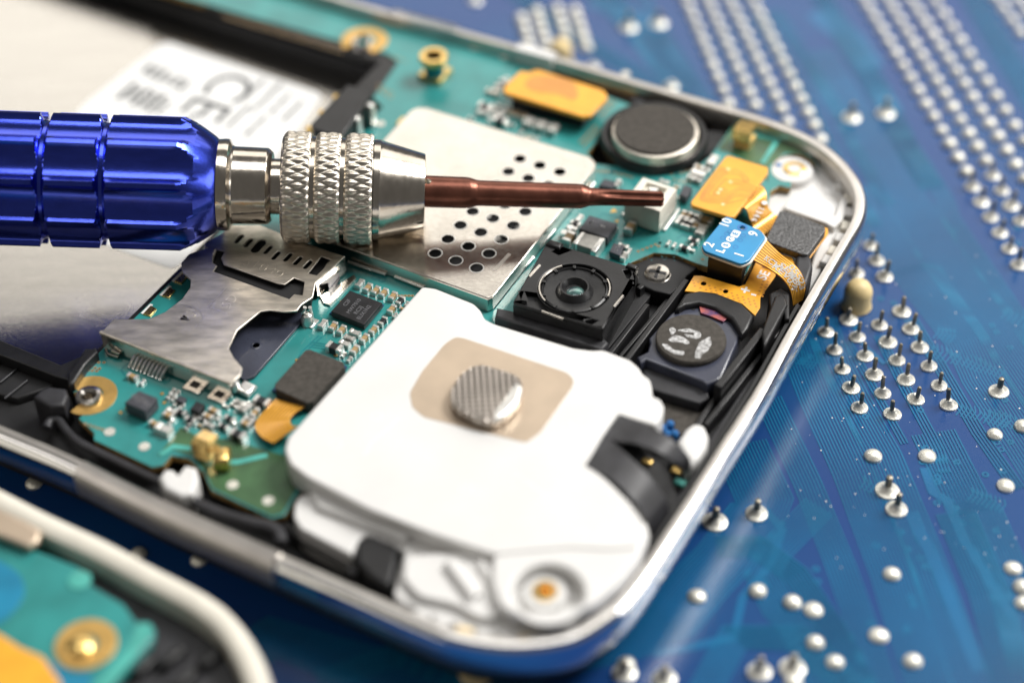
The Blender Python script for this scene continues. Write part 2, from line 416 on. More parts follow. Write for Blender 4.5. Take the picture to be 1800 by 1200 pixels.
for cx, cy, n, dx, dy in ((1630, 625, 7, 8, 3), (1640, 595, 5, 7, 2), (1690, 645, 9, 8, 2.6), (1680, 730, 11, 8, 2.4), (1730, 740, 8, 9, 3), (1700, 880, 8, 8, 3), (1760, 560, 6, 9, 4), (1400, 640, 6, 5, 2), (1510, 860, 5, 9, 3)):
    for k in range(n):
        a = P(cx+dx*k, cy+dy*k); b = P(cx+dx*k+11, cy+dy*k-13); c = P(cx+dx*k+9, cy+dy*k-24)
        zig.append([(a.x, a.y), (b.x, b.y), (c.x, c.y)])
lines_mesh('jog_traces', zig, 0.001, .014, M['trace'], sheet)
wide = [(.09, [tuple(P(*q).xy) for q in [(1625, 822), (1640, 865), (1665, 880), (1690, 940), (1790, 1100)]]),
        (.07, [tuple(P(*q).xy) for q in [(1345, 895), (1375, 930), (1355, 990), (1305, 1050), (1290, 1120), (1150, 1150)]]),
        (.05, [tuple(P(*q).xy) for q in [(1500, 565), (1512, 600), (1555, 640)]]),
        (.35, [tuple(P(*q).xy) for q in [(1440, 20), (1495, 70), (1530, 120)]]),
        (.28, [tuple(P(*q).xy) for q in [(1040, 0), (1110, 30), (1165, 55)]]),
        (.12, [tuple(P(*q).xy) for q in [(1600, 900), (1650, 1000), (1720, 1180)]])]
lines_mesh('wide_traces', wide, .0015, .05, M['pour'], sheet)
discs_mesh('via_rings', [(1548, 525), (1571, 533), (1744, 572), (1752, 583), (1680, 625), (1775, 611), (1766, 703), (1521, 732), (1618, 721), (1627, 787), (1621, 812),
    (1752, 778), (1776, 777), (1760, 790), (1682, 812), (1732, 834), (1763, 828), (1648, 838), (1648, 847), (1647, 884), (1680, 893), (1693, 918), (1752, 932), (1583, 935), (1540, 958), (1595, 965),
    (1434, 1000), (1437, 1022), (1618, 980), (1628, 995), (1305, 950), (1337, 948), (1345, 1025), (1600, 1050), (1608, 1062), (1530, 1095), (1595, 1105), (1678, 405), (1625, 330), (1790, 428), (1788, 402), (1412, 635)],
    0, .033, M['trace'], sheet, hole=.45, th=.004)
rd = random.Random(3)
discs_mesh('dust', [(rd.uniform(1380, 1800), rd.uniform(430, 1000), rd.uniform(.003, .008)) for _ in range(110)], 0, .004, M['ink'], sheet, th=.006, n=5)
# solder joints (one mesh each kind, shared)
def joint_prof(r, h):
    return [(r, 0), (r, .006), (r*.95, .016), (r*.72, h*.36), (r*.45, h*.62), (r*.28, h)]
M_joint = lathe_mesh('solder_joint', joint_prof(.082, .072), M['solder'], 20)
M_blob = lathe_mesh('solder_blob', [(.075, 0), (.072, .02), (.055, .04), (.03, .052), (.008, .056)], M['solder'], 20)
M_small = lathe_mesh('solder_dot', [(.074, 0), (.072, .022), (.060, .050), (.036, .070), (.010, .076)], M['solder'], 16)
M_big = lathe_mesh('big_joint', joint_prof(.104, .075), M['solder'], 22)
M_pin = lathe_mesh('lead_pin', [(.019, .03), (.020, .165), (.017, .190), (.009, .196)], M['pin'], 9)
M_pinbig = lathe_mesh('lead_pin_big', [(.030, .03), (.030, .165), (.026, .185), (.012, .192)], M['pin'], 10)
M_rect = None
joints = []
def lerp_row(a, b, n, kind, n0=0, n1=None):
    A = P(*a); B = P(*b)
    for k in range(n0, (n if n1 is None else n1)+1):
        v = A.lerp(B, k/n); joints.append((v.x, v.y, kind))
lerp_row((1210, 15), (1280, 184), 8, 'row', -2)
lerp_row((1250, 19), (1327, 189), 8, 'row', -2)
lerp_row((1282, 4), (1384, 217), 10, 'row', -1)
lerp_row((1325, 9), (1442, 247), 11, 'row', -1)
lerp_row((1525, 15), (1698, 305), 13, 'row', -2)
lerp_row((1709, 330), (1791, 467), 5, 'pinrow')
lerp_row((1569, 19), (1732, 286), 12, 'row', -2); lerp_row((1745, 310), (1794, 390), 3, 'pinrow')
lerp_row((1601, 4), (1785, 292), 13, 'row', -2, 14)
lerp_row((1644, 7), (1800, 250), 10, 'row', -2)
lerp_row((1764, 19), (1794, 60), 2, 'row', -1)
lerp_row((1788, 2), (1803, 22), 1, 'row')
lerp_row((916, 35), (930, 82), 3, 'row'); lerp_row((943, 24), (961, 85), 4, 'row'); lerp_row((979, 19), (994, 66), 3, 'row'); lerp_row((1010, 22), (1031, 86), 4, 'row')
for q in [(1531, 430), (1541, 457), (1555, 485), (1506, 479), (1585, 546), (1601, 577), (1546, 570), (1492, 560), (1507, 591), (1452, 582), (1561, 600), (1617, 609), (1467, 614), (1521, 624),
          (1577, 632), (1633, 642), (1481, 647), (1537, 657), (1593, 666), (1651, 676), (1496, 680), (1552, 690), (1610, 700), (1668, 710), (1511, 715), (1569, 726)]:
    v = P(*q, .02); joints.append((v.x, v.y, 'pinjoint'))
for q in [(1497, 205), (1557, 198), (1105, 47), (1158, 40), (1756, 686), (1560, 860), (1576, 893), (1257, 915), (1330, 900), (1335, 1178), (1393, 1172), (1168, 1190), (1098, 1180)]:
    v = P(*q, .02); joints.append((v.x, v.y, 'big'))
for q in [(1535, 800), (1630, 800), (1749, 762), (1799, 748), (1768, 852), (1225, 1046), (1332, 1037), (1568, 1007), (1393, 1057), (1430, 1070), (1433, 1128), (1545, 1115), (1468, 1162), (1605, 1160),
          (1781, 997), (1798, 1030), (1799, 1058), (1101, 1166), (931, 1172), (1042, 117), (1180, 150), (835, 0), (243, 972), (1395, 1195)]:
    v = P(*q, .02); joints.append((v.x, v.y, 'blob'))
# a few under the left side, seen in the dark gap and in the chrome
for q in [(60, 850), (350, 985)]:
    v = P(*q, 0); joints.append((v.x, v.y, 'blob'))
def depth(x, y): return (Vector((x, y, 0))-CAM).dot(F_)
joints.sort(key=lambda j: depth(j[0], j[1])*(.5 if j[2] == 'big' else .75 if j[2] == 'pinjoint' else 1))
rest = []
for i, (x, y, k) in enumerate(joints):
    me = {'row': M_small, 'pinrow': M_joint, 'pinjoint': M_joint, 'big': M_big, 'blob': M_blob}[k]
    if i < 100:
        r = random.uniform(0, 6.28)
        j = link('solder_joint', me, (x, y, .001), brd, r); sc_ = random.uniform(.92, 1.08); j.scale = (sc_, sc_*random.uniform(.94, 1.06), random.uniform(.85, 1.15)); j.rotation_euler = (0, 0, r)
        if k in ('pinjoint', 'pinrow'): link('lead_pin', M_pin, (x+random.uniform(-.01, .01), y+random.uniform(-.01, .01), 0), j).rotation_euler = (random.uniform(-.10, .10), random.uniform(-.10, .10), 0)
        if k == 'big': link('lead_pin', M_pinbig, (x, y, 0), j)
    else: rest.append((x, y, k))
vs, fs, mi = [], [], []
for x, y, k in rest:
    for me, mm in (((M_small if k == 'row' else M_joint), 0), ((M_pin if k == 'pinrow' else None), 1)):
        if me is None: continue
        b = len(vs)
        vs += [(v.co.x+x, v.co.y+y, v.co.z*(.7 if mm else 1)+.001) for v in me.vertices]
        fs += [tuple(b+q for q in p.vertices) for p in me.polygons]; mi += [mm]*len(me.polygons)
far = mesh_obj('far_solder_joints', vs, fs, [M['solder'], M['pin']], brd, mi=mi)
tag(far, kind='stuff')
for (x, y, zt) in ((1505, 538, 0), (985, 112, 0), (838, 1180, 0)):
    c = P(x, y, 0); prof = [(.13, 0), (.148, .012), (.142, .03), (.132, .08), (.134, .19), (.127, .22), (.100, .27), (.058, .30), (.01, .31)]
    pg = link('plastic_peg', lathe_mesh('plastic_peg', prof, M['yellow'], 24), (c.x, c.y, 0), brd)

# ------------------------------------------------------------------ opened smartphone
ph = empty('smartphone', tuple(P(700, 600, .12)))
tag(ph, 'opened smartphone with chrome rim, teal mainboard and white speaker cover, under the screwdriver', 'smartphone')
RIMZ = .85
rim = [(-330, 640), (-150, 709), (0, 770), (110, 817), (262, 893), (450, 977), (625, 1055), (725, 1100), (800, 1128), (900, 1142), (1000, 1130), (1062, 1100), (1125, 1044), (1222, 898), (1290, 788), (1350, 693), (1407, 588), (1450, 512),
       (1497, 432), (1518, 395), (1526, 367), (1523, 333), (1505, 300), (1468, 262), (1420, 232), (1350, 204), (1275, 181), (1130, 139), (1000, 100), (900, 72), (790, 42), (675, 12), (560, -22), (300, -100), (0, -185), (-300, -265)]
rw = smoothpath([P(x, y, RIMZ).xy for x, y in rim], 6)
prof = [(0, .66), (-.004, .80), (-.02, .835), (-.045, .85), (-.115, .844), (-.13, .80), (-.14, .50), (-.10, .44), (-.045, .47), (-.012, .56)]
sweep('rim_frame', rw, prof, [M['chrome'], M['rimtop']], ph, closed=False, mi=[0, 0, 0, 1, 1, 1, 1, 0, 0, 0])
ns = normals2(rw)
def inset(d): return [(p[0]-n.x*d, p[1]-n.y*d) for p, n in zip(rw, ns)]
tr = inset(.149)
plate('midframe', tr, .235, .50, M['blackm'], ph, px=False, bev=.008, holes=[W2([(-420, -290), (470, 20), (715, 98), (712, 112), (590, 250), (360, 470), (262, 560), (196, 622), (120, 668), (95, 660), (-60, 600), (-420, 490)], .705)])
plate('front_glass', inset(.22), .13, .23, M['glass'], ph, px=False, bev=.05)
# inner lip of the rim, cream mould at the two right corners
# battery compartment
bt = [(-330, -215), (450, 38), (668, 108), (540, 238), (330, 455), (240, 545), (172, 612), (107, 641), (-60, 572), (-330, 470)]
bo = [(-345, -250), (470, 20), (712, 98), (712, 108), (590, 250), (360, 470), (262, 560), (196, 622), (120, 668), (95, 660), (-60, 600), (-345, 500)]
plate('battery_tray', bo, .47, .705, M['black'], ph, holes=[bt], bev=.012)
btw = W2(bt, .705)
tray_w = plate('battery_tray_wall', rounded([tuple(v) for v in btw], .02), .25, .60, M['blackm'], ph, px=False, bev=.004,
               holes=[[(p[0]*.985+sum(q[0] for q in btw)/len(btw)*.015, p[1]*.985+sum(q[1] for q in btw)/len(btw)*.015) for p in btw]])
plateb = [(-600, -260), (75, -10), (450, 100), (640, 160), (560, 252), (335, 480), (240, 572), (150, 680), (60, 700), (-600, 400)]
bp_ = plate('battery_floor', W2(plateb, .27), .33, .36, M['brushed'], ph, bev=.003, px=False)
# model sticker
st = plate('model_sticker', [(150, 180), (284, 76), (300, 74), (560, 163), (566, 172), (500, 260), (360, 420), (312, 468), (298, 471), (100, 400), (20, 330)], .3602, .363, M['sticker'], ph, bev=.001, r=.08)
T1 = ANG-math.pi/2
text('ce_mark', 384, 168, .363, 'CE', .72, T1, M['greyink'], ph, off=-.004)
lt = [('MODEL: UNIT 4G', 300, 118), ('S/N R31D8', 280, 128), ('IMEI 3577 04', 262, 146), ('FCC ID A3L', 248, 162), ('DATE 13.10', 232, 176)]
import itertools
rows = []
for k in range(5):
    w = [.17, .23, .15, .2, .18][k]
for px_, py_, n in [(258+13*i, 122+5.5*i, 3) for i in range(6)]+[(222+13*i, 160+5.5*i, 5) for i in range(6)]:
    text('sticker_print', px_, py_, .363, ''.join(random.choice('ABEHMNRS0357 ') for _ in range(n)), .10, T1, M['greyink'], ph, off=.004)
for px_, py_, n in [(446, 158, 12), (470, 172, 14), (492, 184, 11), (515, 196, 9), (420, 205, 10), (450, 222, 9), (330, 215, 9)]:
    text('sticker_print', px_, py_, .363, ''.join(random.choice('aecnorstu. ') for _ in range(n)), .095, T1, M['greyink'], ph, off=.002)
# arrow outline scratched in the floor, near the bracket
ar = [(146, 552), (186, 566), (166, 573), (228, 545), (229, 538), (222, 536)]
lines_mesh('engraved_arrow', [[tuple(P(x, y, .36).xy) for x, y in ((140, 553), (182, 567), (168, 573), (190, 573))], [tuple(P(x, y, .36).xy) for x, y in ((152, 545), (192, 560), (220, 549), (232, 541), (227, 533))]], .36, .006, M['engrave'], bp_, th=.0008)
# lower-left black structures around the battery tray
plate('tray_corner', [(118, 655), (128, 645), (138, 630), (150, 612), (168, 611), (172, 618), (150, 640), (130, 672), (120, 676)], .45, .82, M['black'], ph, bev=.02)
plate('inner_ledge', [(-200, 560), (0, 612), (112, 655), (118, 668), (60, 690), (30, 700), (-200, 640)], .48, .58, M['blackm'], ph, bev=.02)
for a, b in (((0, 672), (43, 637)), ((8, 700), (48, 668)), ((-30, 660), (10, 625))):
    tube('stiffening_rib', [P(*a, .60), P(*b, .60)], .010, M['rubber'], ph)
lg = plate('standoff_arm', [(58, 697), (72, 683), (86, 678), (116, 682), (120, 694), (112, 712), (88, 714)], .48, .80, M['rubber'], ph, bev=.03)

# ---- mainboard
PZ = .72
pcb = [(250, -70), (545, -2), (715, 42), (800, 70), (915, 104), (960, 125), (1075, 172), (1112, 186), (1070, 208), (1048, 250), (1032, 268), (1047, 288), (1100, 293), (1160, 306), (1215, 300), (1248, 275), (1290, 218),
       (1350, 235), (1400, 252), (1427, 270), (1425, 280)]
for k in range(9):   # bay round the brass insert
    a = math.radians(-25-k*22); pcb.append((1396+40*math.cos(a), 297+27*math.sin(a)))
pcb += [(1372, 317), (1391, 319), (1390, 330), (1370, 326), (1354, 336), (1347, 375), (1335, 420), (1322, 462), (1305, 492), (1297, 484), (1277, 480), (1222, 462), (1187, 447), (1150, 444), (1112, 460), (1040, 500), (940, 540), (800, 650),
        (600, 860), (530, 858), (500, 905), (478, 910), (372, 860), (358, 830), (332, 806), (302, 800), (287, 817), (268, 821), (165, 773), (165, 760), (138, 735), (160, 716), (180, 700), (178, 685), (160, 675), (130, 690), (122, 676), (140, 657), (175, 618), (250, 545), (335, 460),
        (560, 225), (615, 235), (625, 235), (672, 188), (655, 172), (700, 110), (680, 95), (440, 30), (250, -25)]
pcbo = plate('mainboard', pcb, .645, PZ, [M['teal']], ph, bev=.006)
mm_ = pcbo.data; mm_.materials.append(M['edge'])
for p in mm_.polygons:
    if abs(p.normal.z) < .5: p.material_index = 1
edge_o = plate('board_core', [(x, y+.4) for x, y in pcb], .652, .7, M['edge'], pcbo, bev=.001)
# grow the core a hair so the fibreglass edge shows
B = pcbo
def trc(lists, w=.014, m='tealdk', name='board_traces'):
    lines_mesh(name, [[tuple(P(x, y, PZ).xy) for x, y in l] for l in lists], PZ, w, M[m], B, th=.0022)
trc([[(560, 590), (530, 618), (525, 628), (528, 640)], [(566, 592), (540, 616), (535, 628)], [(780, 130), (800, 145), (780, 165), (785, 195)], [(1060, 310), (1080, 300), (1110, 315), (1125, 345)], [(1075, 325), (1095, 330), (1100, 370)],
     [(1085, 425), (1110, 420), (1140, 400)], [(1190, 420), (1200, 412), (1230, 425)], [(1040, 390), (1060, 375), (1100, 385)], [(1180, 400), (1190, 370), (1215, 372)], [(220, 660), (213, 650), (222, 640), (230, 636)],
     [(300, 735), (285, 760), (240, 745), (215, 735)], [(470, 745), (440, 735), (425, 720)], [(700, 520), (712, 528), (706, 540)], [(1160, 300), (1110, 296), (1070, 305)], [(1225, 310), (1210, 330), (1215, 345)], [(1260, 290), (1240, 320), (1230, 350)]])
lines_mesh('meander_traces', bundle([(545, 605), (590, 612), (600, 640), (560, 655)], 3, .03, PZ), PZ, .012, M['tealdk'], B, th=.0024)
# olive antenna areas
plate('antenna_area', [(277, 801), (318, 750), (350, 768), (400, 772), (500, 800), (525, 850), (496, 902), (478, 906), (374, 857), (362, 830), (340, 800), (305, 790)], PZ+.0005, PZ+.004, M['olive'], B, bev=.0005)
plate('antenna_area', [(1289, 221), (1347, 237), (1398, 255), (1423, 271), (1380, 268), (1352, 290), (1350, 320), (1330, 290), (1280, 268), (1262, 262)], PZ+.0005, PZ+.004, M['olive'], B, bev=.0005)
lines_mesh('antenna_track', [[tuple(P(x, y, PZ).xy) for x, y in l] for l in ([(1288, 255), (1302, 230), (1366, 248), (1340, 288)], [(282, 800), (305, 785), (345, 790), (370, 815), (420, 812), (470, 800)])], PZ, .05, M['teallt'], B, th=.0065)
vias = []
for a, b, n in [((905, 470), (1112, 450), 0), ((1122, 442), (1160, 427), 5), ((1160, 427), (1158, 433), 1), ((1040, 300), (1075, 303), 5), ((1075, 303), (1110, 312), 5), ((1115, 300), (1190, 308), 8), ((1190, 308), (1215, 300), 3), ((1185, 316), (1212, 322), 3), ((1235, 456), (1300, 478), 5),
                ((1085, 330), (1100, 345), 3), ((310, 120), (640, 128), 0), ((395, 28), (600, 85), 22), ((400, 33), (600, 92), 22), ((665, 150), (690, 165), 4), ((665, 158), (688, 172), 4), ((690, 100), (712, 108), 3), ((165, 637), (183, 637), 2), ((160, 645), (175, 648), 2), ((155, 651), (170, 652), 2), ((1050, 195), (1075, 178), 6), ((1058, 203), (1080, 182), 6),
                ((1020, 250), (1046, 222), 7), ((1026, 256), (1052, 228), 7), ((600, 530), (605, 535), 1), ((700, 520), (725, 520), 4), ((610, 690), (650, 645), 7), ((150, 745), (180, 755), 4), ((590, 700), (640, 640), 6)]:
    for k in range(n+1):
        if n: vias.append((a[0]+(b[0]-a[0])*k/n, a[1]+(b[1]-a[1])*k/n))
discs_mesh('plated_vias', vias, PZ, .016, M['capbody'], B, th=.003, n=8)
discs_mesh('via_holes', vias, PZ, .008, M['chip'], B, th=.0036, n=8)
fine = [(random.uniform(1100, 1200), random.uniform(395, 460)) for _ in range(60)]+[(random.uniform(1010, 1100), random.uniform(370, 400)) for _ in range(30)]+[(random.uniform(680, 720), random.uniform(470, 500)) for _ in range(20)]+[(random.uniform(1215, 1240), random.uniform(395, 455)) for _ in range(25)]
discs_mesh('micro_vias', fine, PZ, .005, M['tealdk'], B, th=.0028, n=6)
discs_mesh('test_pads', [(193, 759), (254, 785), (409, 852), (472, 880), (669, 218), (887, 100), (835, 85), (1100, 130)], PZ, .048, M['solder'], B, th=.006, n=20)
discs_mesh('fiducials', [(285, 692), (289, 708), (212, 725), (462, 735), (590, 625), (522, 633)], PZ, .018, M['gold'], B, th=.004)
plate('gold_triangle', [(1071, 374), (1079, 365), (1085, 372)], PZ, PZ+.004, M['goldflat'], B, bev=.001)
plate('gold_triangle', [(1080, 388), (1088, 386), (1086, 391)], PZ, PZ+.004, M['goldflat'], B, bev=.001)
discs_mesh('eight_mark', [(660, 487, .04), (672, 491, .04)], PZ, .04, M['tealdk'], B, hole=.55, th=.003, n=8)
# C shaped gold rings
def cring(px, py, r1, r2, a0, a1, z, name='ground_ring'):
    c = P(px, py, z); n = 30
    o = [(c.x+r1*math.cos(a0+(a1-a0)*i/n), c.y+r1*math.sin(a0+(a1-a0)*i/n)) for i in range(n+1)]
    i_ = [(c.x+r2*math.cos(a0+(a1-a0)*i/n), c.y+r2*math.sin(a0+(a1-a0)*i/n)) for i in range(n+1)]
    return plate(name, o+i_[::-1], z-.001, z+.005, M['goldflat'], B, px=False, bev=.001)
cring(158, 695, .235, .115, math.radians(-125), math.radians(150), PZ)
cring(641, 72, .25, .125, math.radians(-70), math.radians(215), PZ)
boss = [(.118, .5), (.118, .74), (.105, .765), (.075, .77), (.055, .74), (.05, .55), (.0, .54)]
lathe('metal_standoff', 155, 692, .77, boss, M['rubber'] if False else M['nickel'], ph, 28)
lathe('metal_standoff', 637, 74, .75, boss, M['nickel'], ph, 28)
lathe('hole_reflection', 150, 699, .60, [(.045, .55), (.045, .60), (.02, .61)], M['bluedot'], ph, 16)  # small blue discs stand in for the reflection at the hole bottoms
lathe('hole_reflection', 641, 78, .60, [(.045, .55), (.045, .60), (.02, .61)], M['bluedot'], ph, 16)

# SMD parts
CACHE = {}
def smd_mesh(kind, l, w, h):
    key = (kind, l, w, h)
    if key in CACHE: return CACHE[key]
    vs, fs, mi = [], [], []
    t = l*.24
    for (x0, x1, g, m) in ((-l/2, -l/2+t, 0, 1), (-l/2+t, l/2-t, .004, 0), (l/2-t, l/2, 0, 1)):
        b = len(vs); ww = w/2-g; hh = h-g; c = min(.006, w*.12)
        loop = [(-ww, 0), (ww, 0), (ww, hh-c), (ww-c, hh), (-ww+c, hh), (-ww, hh-c)]
        for x in (x0, x1):
            for y, z in loop: vs.append((x, y, z))
        for k in range(6): fs.append((b+k, b+(k+1) % 6, b+6+(k+1) % 6, b+6+k)); mi.append(m)
        fs.append(tuple(b+k for k in range(6))[::-1]); fs.append(tuple(b+6+k for k in range(6))); mi += [m, m]
    body = {'tan': 'capbody', 'grey': 'capgrey', 'black': 'chip', 'white': 'silver'}[kind]
    me = bpy.data.meshes.new('smd_'+kind); me.from_pydata(vs, [], fs); setmats(me, [M[body], M['silver']])
    for p, m in zip(me.polygons, mi): p.material_index = m
    me.update(); CACHE[key] = me
    return me
def smd(px, py, kind='tan', s=1.0, r=0, z=PZ):
    l, w, h = {1: (.062, .034, .03), 2: (.10, .055, .05), 3: (.14, .085, .075), 4: (.20, .13, .10)}[s]
    c = P(px, py, z+h)
    nm = {'tan': 'capacitor', 'grey': 'capacitor', 'black': 'resistor', 'white': 'inductor'}[kind]
    return link(nm, smd_mesh(kind, l, w, h), (c.x, c.y, z+.001), B, ANG+math.radians(r)+random.uniform(-.05, .05))
H, Vt = 0, 90
for x, y, k, s, r in [
    # row above the marked chip
    (632, 496, 'white', 2, Vt), (646, 503, 'tan', 2, Vt), (660, 508, 'tan', 2, Vt), (674, 512, 'tan', 2, Vt), (690, 518, 'tan', 2, Vt), (703, 526, 'black', 2, Vt),
    (688, 541, 'tan', 2, Vt), (672, 562, 'black', 2, Vt), (656, 577, 'tan', 2, Vt), (567, 567, 'white', 2, Vt), (585, 571, 'tan', 2, Vt), (600, 577, 'tan', 2, Vt), (624, 582, 'white', 2, H), (614, 592, 'grey', 2, H),
    (640, 592, 'tan', 2, Vt), (606, 601, 'white', 2, H), (623, 612, 'tan', 2, Vt), (588, 607, 'black', 3, H), (604, 622, 'grey', 1, Vt), (614, 630, 'grey', 1, Vt),
    # right of the bit
    (1108, 396, 'tan', 3, Vt), (1000, 414, 'tan', 3, Vt), (1018, 382, 'white', 2, Vt), (1012, 391, 'black', 2, H), (1006, 399, 'black', 2, H), (1003, 405, 'white', 1, H),
    (1201, 375, 'tan', 2, Vt), (1211, 378, 'tan', 2, Vt), (1221, 382, 'black', 2, Vt), (1192, 386, 'white', 2, Vt), (1203, 390, 'black', 2, Vt), (1212, 393, 'black', 2, Vt), (1223, 395, 'tan', 2, Vt), (1241, 383, 'tan', 3, H), (1233, 402, 'grey', 3, Vt),
    (1175, 426, 'white', 1, Vt), (1185, 430, 'white', 1, Vt), (1220, 420, 'black', 2, H), (1204, 433, 'black', 2, H), (1216, 438, 'white', 1, H), (1217, 428, 'white', 1, Vt),
    (1096, 431, 'grey', 2, H), (1106, 440, 'white', 1, Vt), (1097, 448, 'grey', 2, Vt), (1085, 320, 'grey', 2, Vt), (1168, 318, 'white', 2, H), (1190, 327, 'tan', 1, H), (1197, 347, 'white', 1, H),
    (1230, 292, 'tan', 2, H), (1240, 296, 'grey', 2, H), (1228, 302, 'white', 3, H), (1218, 310, 'white', 2, H), (1225, 314, 'grey', 2, H), (1253, 280, 'white', 3, Vt),
    # cluster by the first orange connector
    (845, 193, 'white', 2, Vt), (857, 195, 'white', 2, Vt), (853, 184, 'black', 3, H), (866, 204, 'white', 1, Vt), (861, 209, 'white', 1, Vt), (872, 188, 'grey', 2, Vt), (885, 193, 'grey', 2, Vt), (897, 196, 'tan', 2, Vt), (908, 199, 'tan', 2, Vt), (920, 203, 'tan', 2, Vt),
    (880, 209, 'black', 3, H), (890, 218, 'white', 1, H), (900, 218, 'grey', 1, H), (876, 200, 'grey', 2, H), (863, 159, 'tan', 2, H), (871, 161, 'tan', 2, H), (880, 146, 'black', 3, Vt), (888, 140, 'grey', 2, Vt), (915, 232, 'grey', 1, Vt), (924, 239, 'tan', 1, Vt), (933, 241, 'tan', 1, Vt), (943, 243, 'grey', 1, Vt), (828, 207, 'grey', 1, H),
    # lower left cluster
    (233, 659, 'tan', 2, H), (250, 670, 'white', 1, Vt), (303, 686, 'grey', 1, Vt), (311, 689, 'grey', 1, Vt), (297, 695, 'grey', 1, Vt), (304, 699, 'grey', 1, Vt), (308, 708, 'grey', 1, Vt), (319, 712, 'grey', 1, Vt),
    (318, 722, 'black', 2, H), (335, 735, 'black', 2, H), (296, 727, 'tan', 2, H), (272, 742, 'tan', 2, H), (287, 750, 'white', 3, H), (376, 719, 'tan', 2, H), (366, 729, 'tan', 2, H), (404, 733, 'black', 2, H), (393, 747, 'black', 2, H),
    (418, 760, 'black', 3, H), (421, 705, 'grey', 2, H), (433, 711, 'white', 2, H), (425, 717, 'grey', 2, H), (440, 707, 'white', 1, H), (460, 702, 'black', 3, H), (397, 712, 'white', 1, H), (411, 711, 'grey', 1, H), (432, 742, 'tan', 2, H), (438, 735, 'grey', 2, H), (302, 720, 'white', 2, H), (352, 746, 'tan', 1, H), (368, 745, 'grey', 2, H), (384, 733, 'white', 1, Vt), (345, 731, 'grey', 1, H), (356, 736, 'black', 1, H), (300, 740, 'grey', 1, Vt), (330, 748, 'black', 1, Vt), (410, 742, 'white', 1, H), (447, 723, 'tan', 2, Vt), (452, 712, 'grey', 1, H), (715, 533, 'grey', 1, Vt), (708, 541, 'tan', 1, H), (694, 553, 'white', 1, Vt), (1155, 322, 'grey', 1, H), (1148, 334, 'tan', 1, H)]:
    smd(x, y, k, s, r)
def chip(name, corners, z1, m, z0=PZ+.012, **k): return plate(name, corners, z0, z1, m, B, bev=.006, **k)
chip('processor_chip', [(615, 510), (672, 532), (640, 570), (582, 547)], .80, M['chip'])
plate('chip_substrate', [(614, 513), (675, 535), (640, 576), (579, 550)], PZ, PZ+.02, M['navy'], B, bev=.004)
for i, (x, y, t) in enumerate([(610, 532, 'C2F'), (622, 538, 'MW7010'), (630, 545, 'RC2J'), (640, 549, 'EUX1N2')]): text('chip_marking', x, y, .80, t, .055, ANG+math.pi/2, M['chipink'], B)
chip('memory_chip', [(537, 615), (545, 614), (603, 636), (606, 643), (550, 705), (540, 708), (484, 683), (483, 675)], .85, M['foam'])
plate('chip_substrate', [(536, 617), (610, 643), (548, 716), (478, 685)], PZ, PZ+.03, M['navy'], B, bev=.004)
c8 = [(1035, 378), (1085, 391), (1068, 417), (1018, 403)]
chip('regulator_chip', [(1036, 378), (1085, 393), (1068, 418), (1018, 402)], .83, M['chipgrey'])
for i, t in enumerate('Hi8'): text('chip_marking', 1040+i*9, 391+i*3, .83, t, .09, ANG-math.pi/2, M['ink'], B, off=-.004)
for k in range(4):
    x, y = 1073+k*3.4, 417-k*4.6
    tube('chip_leg', [P(x, y-4, .77), P(x+2, y-1, .76), P(x+3, y+3, .725)], .009, M['silver'], B, 6)
box1 = plate('power_inductor', [(1023, 408), (1063, 418), (1047, 440), (1008, 427)], PZ+.01, .84, M['capgrey'], B, bev=.008)
plate('inductor_terminal', [(1054, 418), (1064, 419), (1047, 443), (1038, 440)], PZ, .842, M['silver'], B, bev=.008)
plate('inductor_terminal', [(1022, 407), (1029, 408), (1014, 429), (1007, 426)], PZ, .842, M['silver'], B, bev=.008)
chip('transistor_chip', [(1079, 427), (1097, 431), (1090, 449), (1071, 442)], .80, M['chipgrey'])
text('chip_marking', 1084, 436, .80, 'N5', .06, ANG-math.pi/2, M['ink'], B, off=-.003)
chip('transistor_chip', [(1062, 314), (1082, 319), (1078, 330), (1052, 326)], .79, M['chipgrey'])
chip('transistor_chip', [(1203, 324), (1217, 330), (1207, 347), (1194, 341)], .82, M['chipgrey'])
chip('sensor_chip', [(244, 686), (276, 699), (255, 722), (219, 707)], .86, M['chipgrey'])
for j in range(3): text('chip_marking', 243+j*4.5, 699+j*4.5, .86, '8T5U', .06, ANG, M['chipink'], B)
for k in range(6): tube('chip_leg', [P(222+k*5.5, 716+k*2.4, .74), P(221+k*5.5, 719+k*2.4, .724)], .009, M['goldflat'], B, 6)
chip('small_chip', [(345, 704), (360, 710), (350, 724), (334, 718)], .80, M['chip'])
chip('small_chip', [(315, 694), (328, 699), (322, 708), (308, 702)], .77, M['chipgrey'])
for j in range(3):   # little arrays beside the connector
    x, y = 931+j*21, 211+j*6
    obox('resistor_array', x, y, PZ+.005, .79, .085, .12, M['capgrey'], B)
    vs_ = [(x-8+q*6, y-5+q*1.6) for q in range(3)]+[(x-11+q*6, y+3+q*1.6) for q in range(3)]
    for (a, b) in vs_: obox('array_terminal', a, b, PZ, .795, .02, .035, M['silver'], B, bev=.003)

